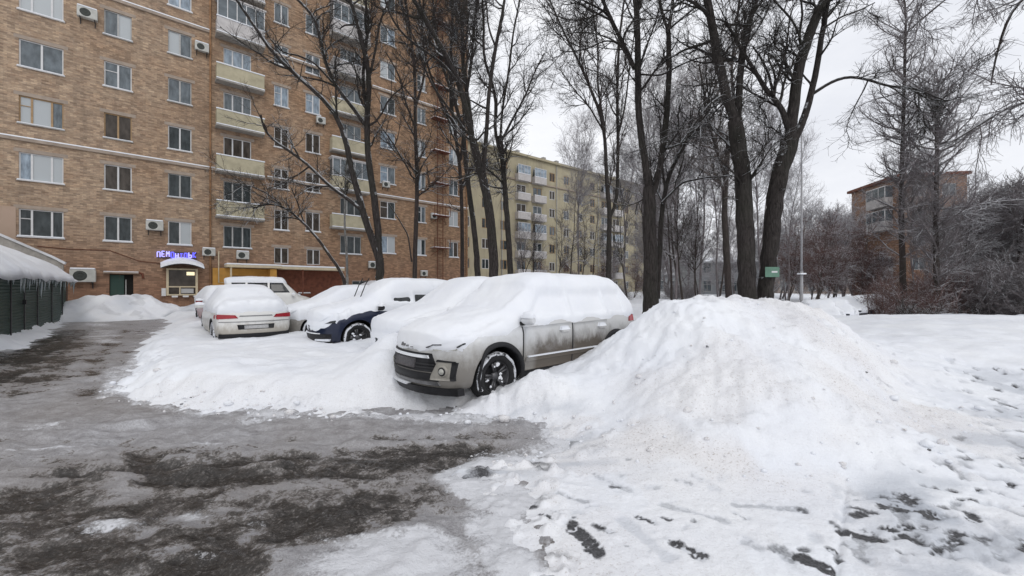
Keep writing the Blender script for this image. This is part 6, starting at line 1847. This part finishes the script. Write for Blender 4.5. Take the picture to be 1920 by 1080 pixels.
# ---- fully covered car beside it -------------------------------------------
def covered_car(name, world, cx, cy, head, P, label, paint, lims, top=.17, seed=0, wheels=(1.3, -1.3), win=None, glass=None, wr_=.33, extra=None, z=.04, mirrors=True, snowyw=1.0):
    loc = place(world, cx, cy, head)
    root = empty(name, (loc[0], loc[1], z), head, label, 'car'); c = Car(P)
    c.body('body', paint, root, [(wx, wr_ + .01, wr_ + .065) for wx in wheels], .4)
    for wx in wheels:
        for sd in (1, -1): wheel(root, wx, wr_, sd, P['W'] / 2 - .06, wr_, .21, snowyw, seed=int(wx * 10) + sd)
    if glass:
        for (x0, x1, z0, z1, sd, sk) in glass:
            c.side_patch([(x0, z0), (x1, z0), (x1 - sk, z1), (x0, z1)], .010, 10, side=sd, m=5, thick=.03).build('side_window', M['car_glass'], root)
    if mirrors:
        mirror(root, c, P['mx'], P['mz'], 1, paint if paint != 'paint_navy' else 'black_plastic'); mirror(root, c, P['mx'], P['mz'], -1, paint if paint != 'paint_navy' else 'black_plastic')
    c.snow(root, generic_tf(lims, top, seed, win), seed + 7, nx=130, n=80)
    if extra: extra(root, c)
    return root, c

CROSS = dict(SUV); CROSS.update(L=4.45, mx=.82, mz=1.05)
CROSS['zt'] = [(-2.22, 1.44), (-1.9, 1.55), (-1.2, 1.62), (0, 1.64), (.35, 1.60), (1.15, 1.08), (1.45, 1.02), (2.0, .92), (2.22, .84)]
SEDAN = dict(L=4.68, W=1.80, cf=.28, cr=.24, ramp=.8, blur=5, mx=.80, mz=.98,
    kf=([.15, .30, .42, .62, .78, .92, 1.1], [.08, .02, 0, .02, .06, .16, .3]), kr=([.2, .3, .45, .7, .9, 1.02, 1.2], [.06, .02, 0, .03, .05, .09, .2]),
    zt=[(-2.34, 1.02), (-2.2, 1.05), (-1.75, 1.07), (-1.60, 1.09), (-.95, 1.38), (-.4, 1.44), (.2, 1.44), (.45, 1.41), (1.25, .99), (1.6, .94), (2.1, .84), (2.34, .76)],
    wr=[(-2.34, .66), (-1.6, .66), (-.95, .58), (.4, .58), (1.2, .66), (1.6, .68), (2.34, .60)],
    zb=[(-2.34, .92), (-1.2, .95), (0, .93), (.9, .90), (2.34, .70)], wb=[(-2.34, .80), (-1.2, .86), (.9, .86), (2.34, .80)],
    wm=[(-2.34, .84), (-1.2, .90), (1.2, .90), (2.34, .86)], z0=[(-2.34, .30), (-1.8, .22), (1.8, .22), (2.34, .22)])
covered_car('parked_car', (-1.85, 7.35), 1.95, .8, HEAD, CROSS, 'car wholly under snow, wedged between the silver and the navy one', 'paint_grey', ([-2.3, 2.3], [.35, .35]), .20, 11, z=-.02, mirrors=False)

def navy_extra(root, c):
    c.patch(1, [(-.74, .24), (.74, .24), (.78, .46), (-.70, .46)], .012).build('lower_grille', M['black_plastic'], root)
    c.patch(1, [(-.50, .455), (.50, .455), (.50, .475), (-.50, .475)], .03, 8, .03).build('grille_snow', M['snow_car'], root)
    c.patch(1, [(-.66, .20), (.82, .20), (.82, .25), (-.66, .25)], .03, 10, .05).build('bumper_lip', M['dark_metal'], root)
    c.patch(1, [(.30, .285), (.72, .29), (.76, .35), (.34, .33)], .03, 6, .03).build('bumper_snow', M['snow_car'], root)
    c.patch(1, [(.62, .70), (.82, .72), (.83, .78), (.66, .75)], .03, 4, .02).build('headlight', M['car_glass'], root)
    c.side_patch([(-.9, .24), (.86, .24), (.86, .36), (-.9, .36)], .02, 14, m=3, thick=.04).build('sill', M['black_plastic'], root)
    c.side_patch([(.62, 1.22), (.70, 1.22), (.30, 1.50), (.20, 1.50)], .035, 6, m=4, thick=.05).build('window_pillar', M['black_plastic'], root)
    for i, (y0, lean) in enumerate(((.15, .0), (-.28, .0))):
        w = MB(); w.tube([(1.12, y0, 1.10), (.95, y0 + .10, 1.62), (.86, y0 + .14, 1.80)], .012, 6); w.tube([(.92, y0 + .02, 1.52), (.83, y0 + .2, 2.0)], .016, 5) if False else None
        w.build('wiper', M['black_plastic'], root)
covered_car('parked_car', (-3.72, 9.8), 1.35, .82, HEAD, CROSS, 'dark navy crossover with snow quilt, raised wipers and bare lower flank', 'paint_navy',
    ([-2.3, -.5, .3, 1.0, 1.35, 1.7, 2.0, 2.3], [1.04, 1.0, .99, .95, .93, .86, .64, .50]), .17, 23, wheels=(1.35, -1.3),
    win=[(-.98, -.18, 1.12, 1.36, 1), (-.08, .42, 1.16, 1.30, 1)], glass=[(-1.0, -.16, 1.08, 1.40, 1, .06), (-.1, .60, 1.08, 1.40, 1, .26)], wr_=.35, extra=navy_extra)

# ---- saloon seen from behind -------------------------------------------------
HEAD2 = math.atan2(D2[1], D2[0])
def sedan_extra(root, c):
    for s_ in (1, -1):
        q = [(s_ * .40, .76), (s_ * .84, .745), (s_ * .84, .865), (s_ * .46, .84)]
        if s_ > 0: q = [q[1], q[0], q[3], q[2]]
        c.patch(-1, q, .014, 8, .04).build('tail_light', M['tail_light'], root)
    c.patch(-1, [(.38, .80), (-.38, .80), (-.36, .825), (.36, .825)], .012, 6, .02).build('boot_trim', M['chrome_dull'], root)
    c.patch(-1, [(.40, .47), (-.40, .47), (-.42, .59), (.42, .59)], .006, 6, .02).build('plate_recess', M['black_plastic'], root)
    c.patch(-1, [(.27, .485), (-.27, .485), (-.27, .575), (.27, .575)], .02, 4, .02).build('number_plate', M['bright_plate'], root)
    c.patch(-1, [(.80, .25), (-.80, .25), (-.80, .36), (.80, .36)], .02, 12, .06).build('bumper_lip', M['black_plastic'], root)
    c.patch(-1, [(.8, .66), (-.8, .66), (-.8, .675), (.8, .675)], .018, 12, .02).build('bumper_seam', M['chrome_dull'], root)
    mk = c.side_patch([(-2.05, .74), (-1.9, .75), (-1.9, .84), (-2.08, .85)], .012, 5, m=3, side=1); mk.build('tail_light', M['tail_light'], root)
covered_car('parked_car', (-7.4, 10.15), -2.25, .85, HEAD2, SEDAN, 'white saloon parked tail to the yard with long red tail lights', 'paint_white',
    ([-2.4, -1.9, -1.0, 0, 1.0, 2.3], [.90, .90, .90, .88, .86, .80]), .20, 31, wheels=(1.42, -1.40), wr_=.33, extra=sedan_extra)
HATCH = dict(SUV); HATCH.update(L=4.1, mx=.80, mz=1.0)
HATCH['zt'] = [(-2.05, 1.28), (-1.8, 1.40), (-1.2, 1.46), (0, 1.48), (.35, 1.44), (1.1, 1.02), (1.4, .96), (1.9, .86), (2.05, .80)]
covered_car('parked_car', (-6.35, 11.6), 1.9, .8, HEAD, HATCH, 'snow covered silver hatchback between the navy car and the white saloon', 'paint_silver', ([-2.3, .2, 2.3], [.92, .88, .55]), .17, 41, wheels=(1.25, -1.2),
    z=.02)
# white boxy off-roader behind, side on
VAN = dict(SUV); VAN.update(L=3.9, W=1.76, mx=.80, mz=1.2, blur=2, kx=.85)
VAN['zt'] = [(-2.3, 1.86), (-2.1, 1.92), (-1.2, 1.95), (0, 1.95), (.5, 1.92), (1.1, 1.40), (1.3, 1.20), (2.0, 1.12), (2.3, 1.0)]
VAN['wr'] = [(-2.3, .66), (0, .68), (.5, .68), (1.0, .70), (2.3, .66)]
VAN['zb'] = [(-2.3, 1.30), (.9, 1.28), (1.3, 1.08), (2.3, .92)]
VAN['kr'] = ([.2, .35, .6, 1.1, 1.8], [.03, 0, 0, .02, .12])
VAN['wb'] = [(-2.3, .86), (.9, .87), (2.3, .82)]
covered_car('parked_car', (at(512, 18.6), 18.6), 0, -.85, math.atan2(D1[1] * .75, D1[0] * 1.0), VAN, 'white boxy off-roader with dark side windows before the yellow portal', 'paint_white', ([-2.4, .8, 1.1, 2.4], [1.78, 1.78, 1.2, 1.0]), .11, 51,
    wheels=(1.25, -1.2), wr_=.37, glass=[(-2.05, -1.25, 1.33, 1.78, -1, 0), (-1.15, -.25, 1.33, 1.78, -1, 0), (-.15, .80, 1.33, 1.78, -1, .34)], win=[(-1.8, .72, .3, 1.80, -1)])
covered_car('parked_car', (at(398, 15.5), 15.5), 1.9, -.75, math.atan2(-D1[1] * .2 - .55, D1[0] * .9), HATCH, 'small dark red car peeping out left of the white saloon', 'paint_red', ([-2.3, 1.2, 2.3], [.86, .78, .66]), .18, 61, wheels=(1.25, -1.2))

# the row of snowed-in cars far right in the lower yard
rowm = None
tiny_lab = ['nearest of the snowed-in cars in the far right row', 'second nearest of the snowed-in cars in the far right row', 'third of the snowed-in cars in the far right row', 'fourth of the snowed-in cars in the far right row',
            'fifth of the snowed-in cars in the far right row', 'farthest of the snowed-in cars in the far right row']
for i, (px, Y) in enumerate([(1560, 19.5), (1587, 22.5), (1607, 26), (1625, 30), (1642, 34.5), (1658, 39)]):
    P = at(px, Y); hd = math.atan2(-.86, -.50)
    z = float(base_level(np.array(P), np.array(Y))) + .12
    if rowm is None:
        rowm, _ = covered_car('parked_car', (P, Y), 1.8, .3, hd, HATCH, tiny_lab[0], 'paint_dark', ([-2.3, .5, 2.3], [.96, .92, .66]), .20, 71, wheels=(1.25, -1.2), z=z,
            glass=[(-1.5, -1.1, 1.0, 1.32, 1, 0), (-1.0, -.16, 1.0, 1.34, 1, .03), (-.1, .62, 1.0, 1.34, 1, .26), (-1.0, -.16, 1.0, 1.34, -1, .03), (-.1, .62, 1.0, 1.34, -1, .26)], win=[(-1.5, .60, .9, 1.34, 1), (-1.5, .60, .9, 1.34, -1)])
        rowm['group'] = 'snowed-in cars in the far right row'; base = rowm.location.copy(); off = Vector((base.x - P, base.y - Y, 0)); rowm.rotation_euler[2] = hd
    else:
        o = copy_tree(rowm); o['label'] = tiny_lab[i]; o.location = (P + off.x, Y + off.y, z)
# ------------------------------------------------------------------ loose snow crumbs (uncountable)
def crumbs():
    rg = np.random.default_rng(5); N = 5200
    X = rg.uniform(-6.5, 6.2, N); Y = rg.uniform(2.4, 7.5, N)
    s = road_sdf(X, Y); p = pile_height(X, Y)
    w = np.exp(-((s - .05) / .22) ** 2) * (Y > 3.6) * .8 + (p > .03) * np.exp(-((p - .12) / .12) ** 2) * .30 * (Y < 5) + .10 * (p > .2)
    k = rg.random(N) < w; X, Y = X[k], Y[k]; n = len(X)
    Zs = np.where(road_sdf(X, Y) > .0, f_snow(X, Y)[0], f_road(X, Y)[0]); pp = pile_height(X, Y); Zs = np.where(pp > .03, f_pile(X, Y)[0], Zs)
    r = rg.uniform(.005, .022, n) * (1 + (rg.random(n) < .08) * 1.6)
    ico = np.array([(0, 0, 1), (.89, 0, .45), (.28, .85, .45), (-.72, .53, .45), (-.72, -.53, .45), (.28, -.85, .45), (.72, .53, -.45), (-.28, .85, -.45), (-.89, 0, -.45), (-.28, -.85, -.45), (.72, -.53, -.45), (0, 0, -1)])
    fi = np.array([(0, 1, 2), (0, 2, 3), (0, 3, 4), (0, 4, 5), (0, 5, 1), (1, 6, 2), (2, 7, 3), (3, 8, 4), (4, 9, 5), (5, 10, 1), (2, 6, 7), (3, 7, 8), (4, 8, 9), (5, 9, 10), (1, 10, 6), (6, 11, 7), (7, 11, 8), (8, 11, 9), (9, 11, 10), (10, 11, 6)])
    V = ico[None] * r[:, None, None] * rg.uniform(.6, 1.3, (n, 12, 1)) * np.array([1.2, 1, .8]) + np.stack([X, Y, Zs + r * .3], -1)[:, None]
    Fi = (fi[None] + (np.arange(n) * 12)[:, None, None]).reshape(-1, 3)
    V = V.reshape(-1, 3)
    A = np.zeros((len(V), 4)); A[:, 0] = np.repeat((rg.random(n) < .45) * .9, 12); A[:, 1] = np.repeat((rg.random(n) < .012) * .6, 12); A[:, 3] = 1
    o = mesh_np('snow_crumbs', V, Fi, 3, M['snow_ground'], None, smooth=True, attrs={'dirt': A})
    tag(o, 'crumbs of snow and grit scattered at the edge of the lane', 'snow crumbs', kind='stuff')
crumbs()

# ------------------------------------------------------------------ light, sky, camera
w = bpy.data.worlds.new('World'); scene.world = w; w.use_nodes = True
t = NT('w', world=w)
SUN_EL, SUN_ROT = math.radians(38), math.radians(150)
sky = t.n.new('ShaderNodeTexSky'); sky.sky_type = 'NISHITA'; sky.sun_disc = False; sky.sun_elevation = SUN_EL; sky.sun_rotation = SUN_ROT; sky.air_density = 1.0; sky.dust_density = 3.0
co = t.coord('Generated')
cl = t.noise(t.mapping(co, (1, 1, 2.2)), 2.3, 6, .6)
sep = t.n.new('ShaderNodeSeparateXYZ'); t.l.new(co, sep.inputs[0])
cloud = t.ramp(cl, [(.30, (8.8, 9.0, 9.6)), (.50, (9.9, 10.05, 10.5)), (.70, (10.9, 10.95, 11.2))])
col = t.mix(.93, sky.outputs[0], cloud)
bg = t.add('ShaderNodeBackground', Strength=.10); t.l.new(col, bg.inputs['Color'])
wo = t.n.new('ShaderNodeOutputWorld'); t.l.new(bg.outputs[0], wo.inputs[0])

sl = bpy.data.lights.new('sun', 'SUN'); sl.energy = .5; sl.angle = math.radians(25); sl.color = (1.0, .97, .93)
so = bpy.data.objects.new('sun', sl); COL.objects.link(so)
az = SUN_ROT; d = Vector((math.sin(az) * math.cos(SUN_EL), math.cos(az) * math.cos(SUN_EL), math.sin(SUN_EL)))
so.rotation_euler = d.to_track_quat('Z', 'Y').to_euler(); so.location = d * 60

cam = bpy.data.cameras.new('camera'); cam.sensor_width = 36; cam.lens = 36 * F / 1920; cam.clip_end = 3000; cam.clip_start = .05
cobj = bpy.data.objects.new('camera', cam); COL.objects.link(cobj)
cobj.location = (0, 0, CH); cobj.rotation_euler = (math.radians(90), 0, 0)
scene.camera = cobj
scene.view_settings.view_transform = 'Standard'; scene.view_settings.look = 'None'; scene.view_settings.exposure = 0; scene.view_settings.gamma = 1
scene.cycles.max_bounces = 5; scene.cycles.diffuse_bounces = 3; scene.cycles.glossy_bounces = 2; scene.cycles.transmission_bounces = 2
